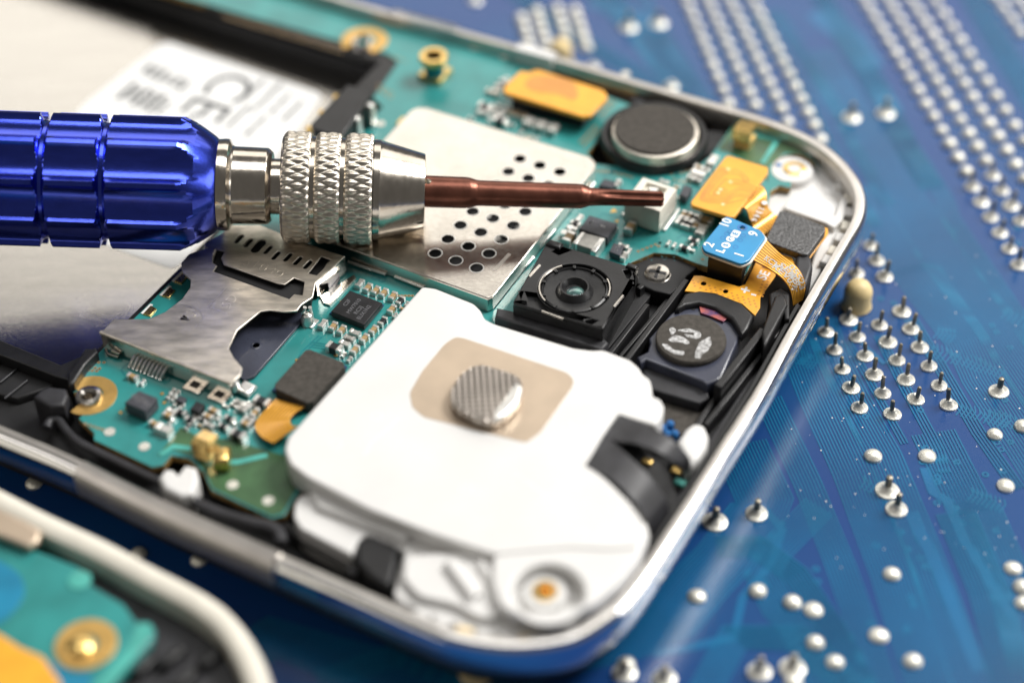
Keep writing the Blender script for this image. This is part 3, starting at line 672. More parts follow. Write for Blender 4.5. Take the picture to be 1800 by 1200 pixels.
# perforated shield can
c0, c1, c2 = P(914, 279, .88), P(984, 302, .88), P(765, 445, .88)
holes = []
for i in range(3):
    for j in range(8):
        q = c0+(c1-c0)*(i/2)+(c2-c0)*(j/7); holes.append(circ(q.x, q.y, .060, 22))
sh = W2([(722, 194), (735, 189), (752, 190), (1037, 276), (1047, 286), (1044, 298), (869, 519), (858, 524), (545, 412), (537, 396)], .88)
shield = plate('shield_can', rounded(sh, .02), .862, .88, M['nickel'], ph, px=False, holes=holes, bev=.008)
hpts = [proj(c0+(c1-c0)*(i/2)+(c2-c0)*(j/7)) for i in range(3) for j in range(8)]
discs_mesh('lip_highlights', hpts, .88, .070, M['silver'], shield, hole=.84, th=.0012, n=20)  # brighter flat rings paint the highlight along the punched hole edges
def vpath(name, pts, z0, z1, th, m, parent):
    """thin upright wall along world path"""
    p = [Vector(q) for q in pts]; return sweep(name, p, [(0, z0), (0, z1), (-th, z1), (-th, z0)], m, parent, closed=False, sm=.3)
shw = W2([(722, 194), (540, 404), (546, 413), (857, 526), (866, 522), (1046, 296), (1047, 287), (1040, 279), (750, 190), (735, 189), (722, 194)], .88)
vpath('shield_wall', shw, .735, .872, .012, M['nickel'], shield)
plate('shield_floor', sh, PZ, PZ+.012, M['blackm'], shield, px=False, bev=.002)
discs_mesh('shielded_parts', [(925+random.uniform(-120, 80), 370+random.uniform(-70, 90)) for _ in range(18)], .76, .035, M['silver'], shield, th=.01)
lines_mesh('pressed_groove', [[tuple(P(x, y, .88).xy) for x, y in ((896, 446), (868, 476))]], .8805, .035, M['engrave'], shield, th=.001)
fr = [[(612, 460), (678, 482)], [(694, 486), (745, 506)], [(976, 398), (1002, 368)], [(948, 436), (975, 404)], [(908, 484), (938, 452)], [(885, 512), (900, 492)], [(1022, 350), (1045, 322)]]
for a, b in fr:
    tube('shield_rail', [P(*a, .745), P(*b, .745)], .014, M['silver'], B, 8)
obox('shield_tab', 707, 212, PZ, .76, .07, .13, M['gold'], B)

# SIM / card bracket
sim = [(332, 446), (345, 441), (359, 438), (360, 426), (387, 412), (408, 395), (457, 395), (498, 412), (540, 427), (584, 443), (606, 450), (555, 497), (550, 522), (530, 535), (522, 546), (500, 548), (475, 545), (458, 547), (442, 560), (417, 580), (402, 612), (412, 630), (426, 646), (422, 660), (405, 673),
       (178, 583), (200, 561), (262, 560), (290, 548), (320, 525), (334, 505), (335, 492), (320, 478), (318, 462)]
z1 = lambda x, y: (300+x/6, 380+y/6)
slot = [z1(*q) for q in [(470, 345), (570, 370), (530, 440), (560, 510), (1130, 710), (1200, 720), (1300, 650), (1410, 690), (1390, 830), (1300, 820), (1250, 870), (450, 580), (490, 520), (445, 490), (450, 400)]]
sl = [slot, [z1(*q) for q in [(1590, 420), (1690, 460), (1640, 500), (1615, 545), (1540, 620), (1450, 600), (1545, 480)]]]
for (x, y, w, l) in [(720, 240, .5, 1), (820, 280, .5, 1), (925, 315, 1, 1.3), (1025, 352, .5, 1), (1110, 412, .5, 1), (1235, 430, .5, 1), (1340, 467, .5, 1), (1445, 507, .5, 1)]:
    cx, cy = z1(x, y); c = P(cx, cy, .93); L_ = .042*l; R_ = .021*(2*w if w > .5 else 1)
    pts = []
    for k in range(8): a = math.pi*k/7; pts.append(Vector((math.cos(a)*R_, L_+math.sin(a)*R_)))
    for k in range(8): a = math.pi+math.pi*k/7; pts.append(Vector((math.cos(a)*R_, -L_+math.sin(a)*R_)))
    m2 = Matrix.Rotation(ANG, 2); sl.append([proj(Vector((*(m2 @ q+c.xy), .93))) for q in pts])
simo = plate('sim_bracket', sim, .912, .93, M['bracket'], ph, holes=sl, bev=.007)
vpath('bracket_front_wall', W2([(405, 673), (178, 583)], .92), .745, .918, .015, M['nickel'], simo)
tube('bracket_fold', [P(406, 674, .913), P(177, 584, .913)], .020, M['bracket'], simo, 12)
vpath('bracket_side_wall', W2([(606, 451), (556, 497)], .92)[::-1], .74, .918, .015, M['nickel'], simo)
plate('wall_window', [(576, 497), (594, 478), (597, 486), (578, 509)], .74, .80, M['slate'], simo, bev=.004)
plate('bracket_foot', [(622, 482), (626, 488), (580, 536), (568, 532), (562, 520)], PZ, .742, M['nickel'], simo, bev=.006)
plate('card_reader_body', [(365, 447), (415, 402), (500, 420), (590, 450), (548, 500), (545, 520), (515, 535), (470, 530), (425, 560), (390, 590), (370, 625), (345, 620), (200, 580), (265, 570), (330, 520), (345, 490)], PZ, .875, M['blackm'], ph, bev=.01)
text('stamped_number', 456, 468, .93, '131030', .17, ANG, M['engrave'], simo, off=-.010)
text('stamped_letters', 404, 530, .93, 'SD', .14, ANG+math.pi/2, M['engrave'], simo, off=-.010)
text('stamped_letters', 332, 556, .93, 'T3', .15, ANG+math.pi/2, M['engrave'], simo, off=-.010)
fr2 = lambda L: [[tuple(P(300+x/6, 380+y/6, .93).xy) for x, y in l] for l in L]
lines_mesh('stamped_frames', fr2([[(600, 1030), (400, 950), (600, 740), (720, 770)], [(120, 930), (300, 990), (345, 1080), (230, 1200)]]), .93, .008, M['engrave'], simo, th=.0012)
tube('bracket_latch', [P(362, 436, .92), P(365, 446, .90), P(374, 455, .90), P(377, 440, .93)], .02, M['bracket'], simo, 8)
for k in range(9):
    x, y = 229+k*6.8, 640+k*2.75
    tube('reader_pin', [P(x+9, y-16, .80), P(x+3, y-6, .78), P(x-1, y+3, .735), P(x-3, y+6, .73)], .0135, M['silver'], B, 7)
for (x, y) in ((340, 680), (383, 697)):
    obox('bracket_foot', x, y, PZ, .74, .17, .10, M['nickel'], simo, rot=0); obox('foot_window', x+1, y-3, .74, .745, .08, .035, M['chip'], simo)
ft = plate('bracket_corner_foot', [(412, 682), (430, 665), (452, 676), (436, 694)], PZ, .78, M['silver'], simo, bev=.03)
lathe('corner_rivet', 540, 557, .80, [(.06, .72), (.06, .78), (.045, .83), (.02, .85)], M['silver'], simo, 18)
tube('corner_clip', [P(536, 540, .92), P(533, 549, .86), P(538, 556, .79), P(548, 553, .8), P(545, 540, .9)], .018, M['silver'], simo, 8)
obox('rivet_pad', 544, 565, PZ, .735, .13, .12, M['silver'], B)
lathe('clip_end', 410, 669, .86, [(.045, .76), (.05, .84), (.03, .87)], M['silver'], simo, 16)
tube('bracket_spring', [P(185, 612, .78), P(190, 622, .74), P(208, 628, .74), P(210, 622, .76), P(196, 616, .78)], .014, M['nickel'], simo, 8)
plate('card_film', [(455, 552), (480, 549), (530, 549), (532, 563), (447, 661), (428, 668), (408, 650), (400, 615), (425, 572)], PZ+.004, .755, M['slate'], ph, bev=.008)
lathe('film_dimple', 450, 607, .757, [(.05, .75), (.05, .757), (.035, .762), (.03, .755)], M['slate'], ph, 20)
# battery contacts, left of the bracket
plate('battery_connector', [(322, 474), (340, 490), (338, 505), (318, 528), (288, 550), (265, 562), (243, 552), (262, 535)], .50, .715, M['black'], ph, bev=.01)
for (x, y) in ((322, 488), (300, 513), (267, 545)):
    plate('battery_contact', [(x-16, y+6), (x-2, y-9), (x+8, y-3), (x-3, y+10)], .70, .735, M['gold'], ph, bev=.006)
    plate('contact_recess', [(x-20, y+5), (x-3, y-12), (x+2, y-10), (x-15, y+7)], .715, .728, M['ink'], ph, bev=.003)

# audio jack block
jk = plate('audio_jack', [(610, 148), (650, 155), (656, 163), (601, 240), (592, 241), (550, 227), (546, 217)], .60, 1.0, M['black'], ph, bev=.02)
plate('jack_bay', [(640, 185), (670, 184), (622, 237), (600, 240)], .50, .66, M['blackm'], ph, bev=.01)
for x, y in ((645, 181), (621, 204), (597, 227)):
    obox('jack_contact', x+5, y+1, .62, .99, .075, .075, M['silver'], jk, bev=.03)
for x, y in ((594, 163), (569, 190), (546, 218)):
    obox('jack_prong', x, y+6, .80, .90, .10, .04, M['gold'], jk)
# coax connector
c = P(765, 128, .76)
cx = plate('coax_base', boxpts((c.x, c.y), .26, .26), PZ, .78, M['gold'], B, px=False, bev=.01)
lathe('coax_body', 762, 97, 1.0, [(.105, .76), (.105, .93), (.145, .935), (.15, .98), (.14, 1.0), (.09, 1.0), (.08, .97), (.075, .80), (.0, .80)], [M['gold'], M['tealdk'], M['chip']], B, 28, mi=[1, 0, 0, 0, 0, 0, 2, 2, 2])
# gold spring contacts
def spring(x, y, s=1, z=PZ):
    c = P(x, y, z); u = U; v = V; prof = [(-.07, 0), (.06, 0), (.07, .02), (.06, .05), (-.02, .05), (-.05, .075), (-.03, .12), (.05, .11), (.075, .13), (-.02, .15), (-.07, .14), (-.085, .08), (-.05, .03)]
    vs, fs = [], []
    for w in (-.06, .06):
        for a, b in prof:
            q = c.xy+u*w*s+v*a*s; vs.append((q.x, q.y, z+b*s))
    n = len(prof)
    for k in range(n): fs.append((k, (k+1) % n, n+(k+1) % n, n+k))
    fs.append(tuple(range(n))[::-1]); fs.append(tuple(range(n, 2*n)))
    return mesh_obj('spring_contact', vs, fs, M['gold'], B, sm=.4)
spring(1308, 252, 1.45)
spring(364, 796, 1.25)
obox('spring_contact', 389, 795, PZ, .88, .13, .17, M['gold'], B, bev=.045, rot=.5)
# orange board-to-board connectors
oc = plate('flex_connector_base', [(905, 165), (940, 145), (1050, 180), (1025, 205), (900, 175)], PZ, .86, M['black'], ph, bev=.01)
plate('flex_connector', [(885, 156), (890, 148), (915, 124), (928, 127), (945, 122), (1060, 158), (1066, 165), (1068, 171), (1038, 203), (1024, 205), (886, 163)], .875, .925, [M['orange']], ph, bev=.012)
plate('flex_smudge', [(920, 145), (940, 132), (985, 135), (1010, 145), (1018, 168), (1010, 177), (985, 168), (950, 162), (928, 158)], .924, .9262, M['orangedk'], ph, bev=.0005, r=.06)
f2b = plate('flex_connector_base', [(1235, 345), (1275, 290), (1335, 308), (1290, 372)], PZ, .90, M['black'], ph, bev=.01)
f2 = plate('flex_connector', [(1281, 273), (1350, 294), (1350, 303), (1291, 381), (1284, 382), (1216, 361), (1214, 355), (1275, 275)], .905, .95, M['orange'], ph, bev=.010, r=.02)
z6 = lambda x, y: (1180+x/6, 200+y/6)
tl = [[(600, 640), (560, 640), (400, 830), (420, 870), (560, 850), (700, 790), (760, 790), (900, 830)],
      [(590, 620), (540, 620), (370, 830), (380, 890), (560, 880), (700, 815), (760, 812), (880, 850)],
      [(580, 600), (520, 600), (345, 840), (360, 905), (560, 905), (690, 845), (860, 870)],
      [(570, 585), (500, 590), (320, 850), (340, 920), (540, 935), (690, 870), (830, 890)],
      [(630, 600), (700, 600), (760, 640), (810, 690), (800, 715), (770, 710), (750, 670), (700, 640), (620, 630)],
      [(530, 960), (560, 950), (780, 905)], [(590, 700), (560, 700), (450, 830), (470, 850), (600, 800)], [(640, 700), (700, 700), (900, 780)], [(620, 730), (680, 735), (880, 800)], [(560, 780), (540, 800), (500, 830)]]
lines_mesh('flex_traces', [[tuple(v) for v in smoothpath([P(*z6(*q), .95).xy for q in l], 4)] for l in tl], .95, .013, M['orangedk'], f2, th=.0012)
discs_mesh('flex_dots', [z6(600, 585), z6(545, 955), z6(520, 800), z6(625, 720), z6(495, 835)], .95, .018, M['orangelt'], f2, th=.0018)
rb = ribbon('flex_cable', [(1292, 380, .93), (1303, 366, .94), (1312, 368, .93), (1318, 385, .84), (1326, 402, .77), (1338, 416, .76)], [(1334, 325, .94), (1342, 328, .945), (1347, 342, .92), (1350, 362, .86), (1360, 375, .79), (1378, 384, .77)], M['flexstripe'], ph)
for i, (t, x, y) in enumerate([('1', 1338, 367), ('3', 1334, 373), ('4', 1330, 379), ('6', 1325, 386)]):
    o = text('cable_number', x, y, .885-.018*i, t, .085, T1, M['ink'], ph, off=.002)
c = P(1344, 357, .905); link('cable_dot', lathe_mesh('cable_dot', [(.028, 0), (.028, .004)], M['ink'], 16), (c.x, c.y, .905), ph)
# blue connector
bc = plate('blue_connector', [(1275, 380), (1285, 382), (1337, 404), (1346, 417), (1317, 458), (1302, 464), (1238, 441), (1233, 431)], 1.0, 1.03, M['blueconn'], ph, bev=.010, r=.03,
           holes=[[proj(Vector((P(1305, 400, 1.03).x+.026*math.cos(a), P(1305, 400, 1.03).y+.026*math.sin(a), 1.03))) for a in [2*math.pi*k/16 for k in range(16)]]])
plate('connector_backing', [(1275, 382), (1285, 384), (1339, 407), (1350, 420), (1320, 462), (1302, 469), (1237, 445), (1232, 434)], .975, 1.0, M['cream'], bc, bev=.006, r=.03)
plate('connector_socket', [(1262, 430), (1280, 400), (1325, 415), (1305, 470), (1245, 452)], PZ, .96, M['black'], bc, bev=.01)
T2 = ANG+math.pi/2
for t, x, y in (('10', 1276, 392), ('9', 1325, 411), ('2', 1247, 430), ('1', 1300, 448)): text('connector_number', x, y, 1.03, t, .125, T2, M['ink'], bc, off=.003)
discs_mesh('connector_pads', [(1278, 411), (1306, 414), (1301, 422), (1293, 434), (1271, 418), (1283, 407)], 1.03, .026, M['bluering'], bc, hole=.72, th=.001, n=16)
discs_mesh('hole_ring', [(1305, 400)], 1.03, .048, M['bluering'], bc, hole=.58, th=.0012, n=20)
text('connector_logo', 1267, 441, 1.03, 'L', .10, T2, M['ink'], bc, off=.006)
discs_mesh('logo_disc', [(1276, 431)], 1.03, .042, M['ink'], bc, th=.001, n=18)
text('connector_logo', 1276, 431, 1.031, 'S', .06, T2, M['blueconn'], bc, off=.002)
text('connector_logo', 1284, 421, 1.03, 'G', .09, T2, M['ink'], bc, off=.006)
plate('logo_box', boxpts(P(1293, 411, 1.031).xy, .075, .10), 1.0301, 1.0312, M['ink'], bc, px=False, bev=.0004, r=.02)
text('connector_logo', 1293, 411, 1.0312, 'E', .07, T2, M['blueconn'], bc, off=.002)
ea = [(1322, 456, .99), (1335, 463, 1.0), (1350, 471, 1.0), (1374, 488, .96), (1389, 510, .88), (1394, 536, .74)]
eb = [(1345, 418, .99), (1358, 432, 1.01), (1374, 447, 1.02), (1402, 470, .99), (1416, 498, .92), (1412, 525, .76)]
rb2 = ribbon('ribbon_cable', ea, eb, M['flexstripe'], ph)
A_, B_ = ribbon_geo(ea, eb)
def ribbon_text(s, size, t0, s0, flip=1):
    me = text_mesh(s, size, .0005, .002); L = len(A_)-1
    Ltot = sum((A_[i+1]-A_[i]).length for i in range(L))
    vs = []
    for v in me.vertices:
        t = min(max((t0+v.co.x/Ltot), 0), .999)*L; i = int(t); f = t-i
        a = A_[i].lerp(A_[i+1], f); b = B_[i].lerp(B_[i+1], f); w = (b-a).length
        q = a.lerp(b, s0+v.co.y/w); vs.append(q+Vector((0, 0, .003)))
    fs = [tuple(p.vertices) for p in me.polygons]
    o = mesh_obj('cable_print', vs, fs, M['ink'], ph, sm=3)
ribbon_text('REV0.4', .085, .62, .25); ribbon_text('SEMBC', .08, .66, .50); ribbon_text('05523', .08, .70, .76); ribbon_text('KCV', .09, .36, .35)
# foam pad + flex beneath + black latch
plate('flex_pad_base', [(1374, 374), (1384, 375), (1455, 401), (1456, 410), (1424, 453), (1414, 453), (1340, 428), (1350, 410)], .80, .825, M['gold'] if False else M['orange'], ph, bev=.006)
plate('foam_pad', [(1371, 370), (1381, 370), (1449, 396), (1452, 404), (1421, 446), (1414, 448), (1350, 425), (1346, 418)], .83, .91, M['grit'], ph, bev=.012, r=.03)
plate('black_latch', [(1400, 449), (1414, 444), (1426, 452), (1429, 468), (1418, 500), (1408, 498), (1398, 470)], .55, .88, M['rubber'], ph, bev=.03)
plate('flex_tail', [(1350, 440), (1365, 445), (1392, 452), (1398, 465), (1380, 470), (1345, 462)], .80, .83, M['orange'], ph, bev=.004)
# camera module
cb = [(962, 424), (1119, 472), (1060, 578), (901, 532)]
cm = plate('camera_module', [(962, 428), (1118, 476), (1060, 580), (902, 534)], .50, .95, M['black'], ph, bev=.02)
q = P(1010, 506, 1.0); z7 = lambda x, y: (900+x/4, 300+y/4)
hl = [[proj(Vector((q.x+.325*math.cos(a), q.y+.325*math.sin(a), 1.0))) for a in [2*math.pi*k/40 for k in range(40)]]]
for pts in ([(285, 570), (350, 535), (410, 560), (330, 590)], [(780, 700), (830, 690), (850, 760), (810, 755)], [(510, 1050), (570, 1040), (610, 1050), (560, 1080), (520, 1070)], [(50, 850), (80, 850), (105, 910), (70, 905)]):
    hl.append([z7(*p) for p in pts])
tp = plate('camera_cover', cb, .95, 1.0, M['black'], cm, holes=hl, bev=.010, r=.03)
lathe('lens_barrel', 1010, 506, 1.0, [(.300, .95), (.300, .985), (.283, .992), (.272, .972), (.17, .960), (.145, 1.0), (.13, 1.02), (.115, 1.02), (.09, .985), (.08, .965), (0, .965)], M['black'], cm, 44)
lathe('camera_lens', 1012, 511, .99, [(.088, .955), (.080, .968), (.062, .978), (.035, .985), (.008, .987)], M['lens'], cm, 24)
for k in range(10):
    a = .3+k*.62; c = (q.x+.288*math.cos(a), q.y+.288*math.sin(a))
    plate('barrel_tooth', boxpts(c, .04, .03, a-ANG), .97, 1.0, M['black'], cm, px=False, bev=.004)
arc = lambda r, a0, a1, z: [Vector((q.x+r*math.cos(a0+(a1-a0)*i/12), q.y+r*math.sin(a0+(a1-a0)*i/12), z)) for i in range(13)]
tube('focus_spring', arc(.312, 1.9, 3.7, 1.0), .011, M['gold'] if False else M['nickel'], cm, 6)
tube('focus_spring', arc(.312, -.4, .35, 1.0), .010, M['nickel'], cm, 6)
for a, b in ((z7(120, 745), z7(195, 665)), (z7(210, 990), z7(360, 1045)), (z7(715, 960), z7(780, 880))):
    tube('camera_clip', [P(*a, 1.0), P(*b, 1.0)], .013, M['nickel'], cm, 6)
obox('camera_lug', 975, 427, .80, 1.03, .14, .08, M['black'], cm, bev=.025); obox('camera_lug', 1111, 466, .80, 1.03, .10, .06, M['black'], cm, bev=.02)
plate('camera_socket', [(870, 540), (902, 528), (1062, 582), (1130, 500), (1150, 512), (1060, 625), (880, 556)], .48, .62, M['blackm'], ph, bev=.01)
plate('socket_rim', [(874, 540), (898, 545), (1062, 594), (1070, 602), (1058, 614), (870, 556)], .5, .82, M['rubber'], ph, bev=.02)
# screw + its seat
plate('screw_seat', [(1110, 461), (1125, 450), (1150, 445), (1187, 447), (1220, 462), (1226, 470), (1208, 484), (1190, 508), (1178, 517), (1150, 511), (1120, 498)], .50, .675, M['blackm'], ph, bev=.015,
      holes=[])
sc = P(1156, 478, .70)
scr = lathe('phillips_screw', 1156, 478, .70, [(.13, .67), (.13, .672), (.117, .676), (.117, .69), (.105, .705), (.06, .712), (.0, .712)], M['nickel'], ph, 32)
for a in (.2, .2+math.pi/2):
    o = plate('cross_slot', boxpts(P(1156, 478, .71).xy, .16, .034, a), .7118, .7150, M['chip'], scr, px=False, bev=.001)
# black ribs and walls, right side
for a, b, w, z in [((1138, 533), (1070, 622), .05, .70), ((1207, 490), (1100, 632), .055, .76), ((1178, 520), (1090, 625), .04, .62), ((1342, 577), (1262, 678), .07, .80), ((1381, 560), (1345, 612), .05, .72), ((1346, 612), (1240, 745), .05, .66), ((1262, 690), (1180, 815), .05, .62), ((1400, 560), (1250, 800), .08, .62), ((1130, 500), (1122, 506), .05, .72)]:
    A = P(*a, z); Bq = P(*b, z); d = (Bq-A).xy.normalized(); n = Vector((-d.y, d.x))*w/2
    plate('plastic_rib', [tuple(A.xy+n), tuple(A.xy-n), tuple(Bq.xy-n), tuple(Bq.xy+n)], .48, z, M['black'], ph, px=False, bev=.012)
plate('side_block', [(1362, 520), (1378, 515), (1385, 535), (1352, 596), (1343, 610), (1340, 580)], .5, .86, M['black'], ph, bev=.02)
plate('side_wall', [(1385, 560), (1405, 540), (1412, 545), (1195, 905), (1150, 935), (1160, 900)], .45, .56, M['rubber'], ph, bev=.02)
plate('rear_pillar', [(1352, 515), (1372, 505), (1388, 515), (1388, 560), (1380, 560), (1376, 530), (1355, 545)], .5, .84, M['blackm'], ph, bev=.02)
# earpiece module
z5 = lambda x, y: (1080+x/4.286, 440+y/4.286)
def Z5(L): return [z5(*q) for q in L]
fcx = plate('flex_circuit', Z5([(600, 190), (660, 190), (940, 272), (985, 255), (1080, 60), (1210, 130), (1215, 190), (1100, 355), (1098, 430), (1060, 490), (960, 400), (750, 330), (530, 305)]), .77, .785, M['orange'], ph, bev=.004,
      holes=[Z5([(672+22*math.cos(a), 248+16*math.sin(a)) for a in [k*.524 for k in range(12)]]), Z5([(838+20*math.cos(a), 307+15*math.sin(a)) for a in [k*.524 for k in range(12)]])])
dots = []
for i in range(12):
    for j in range(4):
        x = 590+i*42+j*8; y = 225+i*14+j*22
        if (x-672)**2+(y-248)**2 > 1600 and (x-838)**2+(y-307)**2 > 1500 and y < 330+(x-750)*.35: dots.append(z5(x, y))
for i in range(8): dots += [z5(1125+i*9-40, 330-i*24), z5(1150+i*8-35, 345-i*22)]
discs_mesh('flex_perforation', dots, .785, .012, M['orangedk'], fcx, th=.001, n=8)
for t, x, y in (('+', 985, 303), ('-', 1052, 328)): text('polarity_mark', *z5(x, y), .785, t, .16, ANG+.1, M['ink'], ph, off=.004)
text('flex_print', *z5(1125, 190), .785, 'SE', .13, T2, M['ink'], ph, off=.003)
ep = plate('earpiece', Z5([(430, 470), (500, 430), (620, 385), (780, 430), (900, 520), (950, 640), (810, 960), (700, 1010), (660, 980), (240, 820), (200, 850), (170, 800), (250, 760), (270, 700), (260, 660)]), .52, .74, M['slate'], ph, bev=.02)
plate('earpiece_arch', Z5([(530, 320), (640, 298), (760, 312), (960, 390), (1055, 490), (1010, 590), (960, 640), (930, 590), (880, 510), (760, 430), (640, 395), (540, 410), (490, 440), (455, 440)]), .70, .80, M['black'], ep, bev=.03, res=3)
plate('coil_window', Z5([(640, 420), (760, 445), (860, 505), (820, 535), (740, 500), (650, 470)]), .74, .762, M['pinksh'], ep, bev=.004)
discs_mesh('earpiece_holes', [z5(595, 440), z5(862, 527)], .74, .022, M['chip'], ep, th=.003)
lathe('earpiece_foam', *z5(578, 655), .80, [(.305, .73), (.31, .775), (.30, .795), (.28, .80), (.0, .80)], [M['foam'], M['nickel']], ep, 44, mi=[0, 0, 0, 0, 0])
for L in ([(410, 590), (440, 575), (470, 600), (440, 635), (430, 640)], [(470, 600), (560, 585), (650, 615), (655, 650), (620, 668), (540, 650), (520, 625), (600, 640), (600, 620), (500, 612)], [(400, 670), (460, 635), (520, 650), (570, 690), (550, 710), (500, 690), (430, 690)],
          [(355, 700), (400, 705), (450, 750), (530, 760), (520, 790), (450, 780), (380, 740)], [(720, 645), (735, 700), (700, 760), (660, 780), (650, 815), (605, 810), (610, 760), (640, 690)]):
    plate('chalk_mark', Z5(L), .7985, .8015, M['chalk'], ep, bev=.001, r=.02)
plate('earpiece_step', Z5([(240, 830), (680, 965), (720, 1110), (640, 1150), (290, 1050), (205, 900)]), .50, .64, M['rubber'], ph, bev=.02)
plate('grey_gasket', [(1150, 690), (1240, 715), (1225, 750), (1180, 770), (1150, 750)], .50, .53, M['foam'], ph, bev=.01)
for x, y in ((1165, 747), (1178, 740), (1186, 757), (1172, 757)): lathe('blue_bead', x, y, .72, [(.03, .60), (.04, .66), (.035, .70), (.015, .72)], M['bluedot'], ph, 14)
# vibration motor / coin buzzer
vm = lathe('buzzer_holder', 1150, 236, .82, [(.53, .48), (.53, .80), (.515, .83), (.47, .83), (.455, .80), (.455, .60), (0, .60)], M['black'], ph, 56)
lathe('buzzer', 1152, 229, .93, [(.43, .62), (.43, .90), (.422, .92), (.405, .926), (0, .926)], M['bracket'], ph, 56)
lathe('buzzer_foam', 1151, 226, .95, [(.395, .93), (.395, .945), (.385, .955), (0, .956)], M['foam'], ph, 56)
plate('holder_tab', [(1225, 228), (1275, 232), (1268, 250), (1240, 275), (1225, 260)], .5, .68, M['blackm'], ph, bev=.01)
plate('black_strip', [(915, 102), (960, 115), (1000, 125), (1080, 160), (1130, 180), (1240, 215), (1235, 235), (1180, 200), (1100, 180), (1060, 170), (920, 125)], .48, .66, M['black'], ph, bev=.01)
for x, y in ((985, 120), (1010, 127), (1120, 176)): obox('strip_clip', x, y, .60, .74, .14, .10, M['rubber'], ph, bev=.02)
tube('gold_lead', [P(1070, 290, .62), P(1090, 282, .62), P(1105, 296, .6)], .03, M['gold'], ph)
# white connector under the bit
jw = [(1130, 310), (1192, 330), (1163, 400), (1097, 363)]
jb = plate('white_socket', [(1130, 311), (1190, 331), (1160, 372), (1098, 352)], PZ+.01, .99, M['cream'], ph, bev=.012,
           holes=[[(1137, 320), (1172, 332), (1157, 351), (1122, 341)]])
plate('socket_floor', [(1136, 317), (1178, 331), (1158, 357), (1118, 345)], .75, .945, M['cream'], jb, bev=.004)
plate('socket_blade', [(1140, 328), (1160, 330), (1150, 338), (1146, 346), (1142, 334)], .945, .975, M['silver'], jb, bev=.004)
plate('socket_solder', [(1193, 362), (1196, 368), (1170, 404), (1163, 403)], PZ, .745, M['silver'], jb, bev=.01)
plate('socket_solder', [(1092, 374), (1100, 370), (1104, 380), (1096, 379)], PZ, .745, M['silver'], jb, bev=.01)

# white corner mould (upper right)
wc = [(1238, 196), (1262, 191), (1345, 212), (1400, 232), (1450, 262), (1485, 305), (1497, 350), (1490, 385), (1462, 440), (1425, 508), (1400, 552), (1392, 548), (1420, 490), (1430, 450), (1452, 405), (1445, 395), (1400, 400), (1340, 390), (1330, 340), (1335, 300), (1285, 225)]
wp = plate('white_corner_mould', wc, .52, .63, M['white'], ph, bev=.02)
lathe('mould_boss', 1392, 298, .70, [(.22, .55), (.22, .66), (.20, .70), (.10, .705), (.0, .705)], M['white'], wp, 40)
lathe('brass_insert', 1397, 295, .715, [(.115, .69), (.115, .708), (.10, .716), (.07, .716), (.06, .69), (.055, .60), (0, .60)], M['gold'], wp, 30)
discs_mesh('ink_mark', [(1369, 290, .03), (1365, 290, .015)], .705, .02, M['bluering'], wp, th=.002)
plate('mould_step', [(1378, 366), (1452, 392), (1466, 400), (1482, 385), (1492, 350), (1480, 345), (1468, 378), (1420, 362), (1384, 352)], .60, .70, M['white'], wp, bev=.015)
plate('mould_pocket', [(1436, 350), (1475, 358), (1465, 383), (1430, 370)], .63, .638, M['sticker'], wp, bev=.003)
plate('mould_pocket', [(1452, 318), (1474, 325), (1478, 345), (1450, 338)], .63, .638, M['sticker'], wp, bev=.003)
for i, (x, y) in enumerate([(1484, 318), (1497, 345), (1500, 368), (1493, 392), (1482, 413), (1470, 436), (1459, 452)]):
    obox('rim_clip', x, y+4, .58, .70, .15, .13, M['cream'] if i % 2 else M['white'], ph, bev=.02, rot=.3-i*.05)
# lining strip between rim and interior (right edge)
ls = inset(.19)
i0 = min(range(len(rw)), key=lambda k: (rw[k]-P(1350, 695, RIMZ).xy).length); i1 = min(range(len(rw)), key=lambda k: (rw[k]-P(1440, 530, RIMZ).xy).length)
ja = min(range(len(rw)), key=lambda k: (rw[k]-P(1130, 1040, RIMZ).xy).length)
sweep('inner_lining', [Vector(p) for p in inset(.155)[ja:i1]], [(0, .5), (0, .79), (-.03, .79), (-.045, .5)], M['blackm'], ph, closed=False)
# white speaker module -------------------------------------------------
low = [(545, 868), (528, 868), (518, 885), (516, 908), (528, 928), (618, 975), (628, 955), (640, 938), (690, 955), (712, 970), (700, 1010), (692, 1045), (704, 1058), (750, 1078), (805, 1100), (900, 1120), (1000, 1108), (1050, 1080), (1095, 1030), (1130, 985), (1142, 940), (1130, 890), (900, 800), (600, 800)]
up = [(742, 503), (765, 506), (833, 533), (845, 545), (852, 560), (870, 569), (1008, 611), (1040, 615), (1060, 614), (1108, 632), (1123, 645), (1130, 657), (1142, 665), (1146, 678), (1147, 696), (1160, 700), (1168, 714), (1165, 728), (1153, 748), (1085, 728), (1060, 765), (1035, 812), (1070, 845), (1105, 880),
      (1128, 912), (1136, 938), (1120, 962), (1070, 965), (1000, 962), (930, 968), (870, 974), (760, 938), (650, 895), (540, 838), (510, 815), (500, 790), (506, 768)]
sp = plate('speaker_cover', up, .72, .985, M['white'], ph, bev=.022, res=3, r=.03)
plate('speaker_base', low, .50, .80, M['white'], sp, bev=.022, res=4, r=.03)
ih = P(963, 1040, .90)
plate('speaker_shelf', [(712, 975), (790, 968), (880, 968), (880, 1085), (840, 1086), (800, 1062), (735, 1048), (706, 1015)], .70, .87, M['white'], sp, bev=.03, res=4, r=.06)
ih = P(963, 1040, .968)
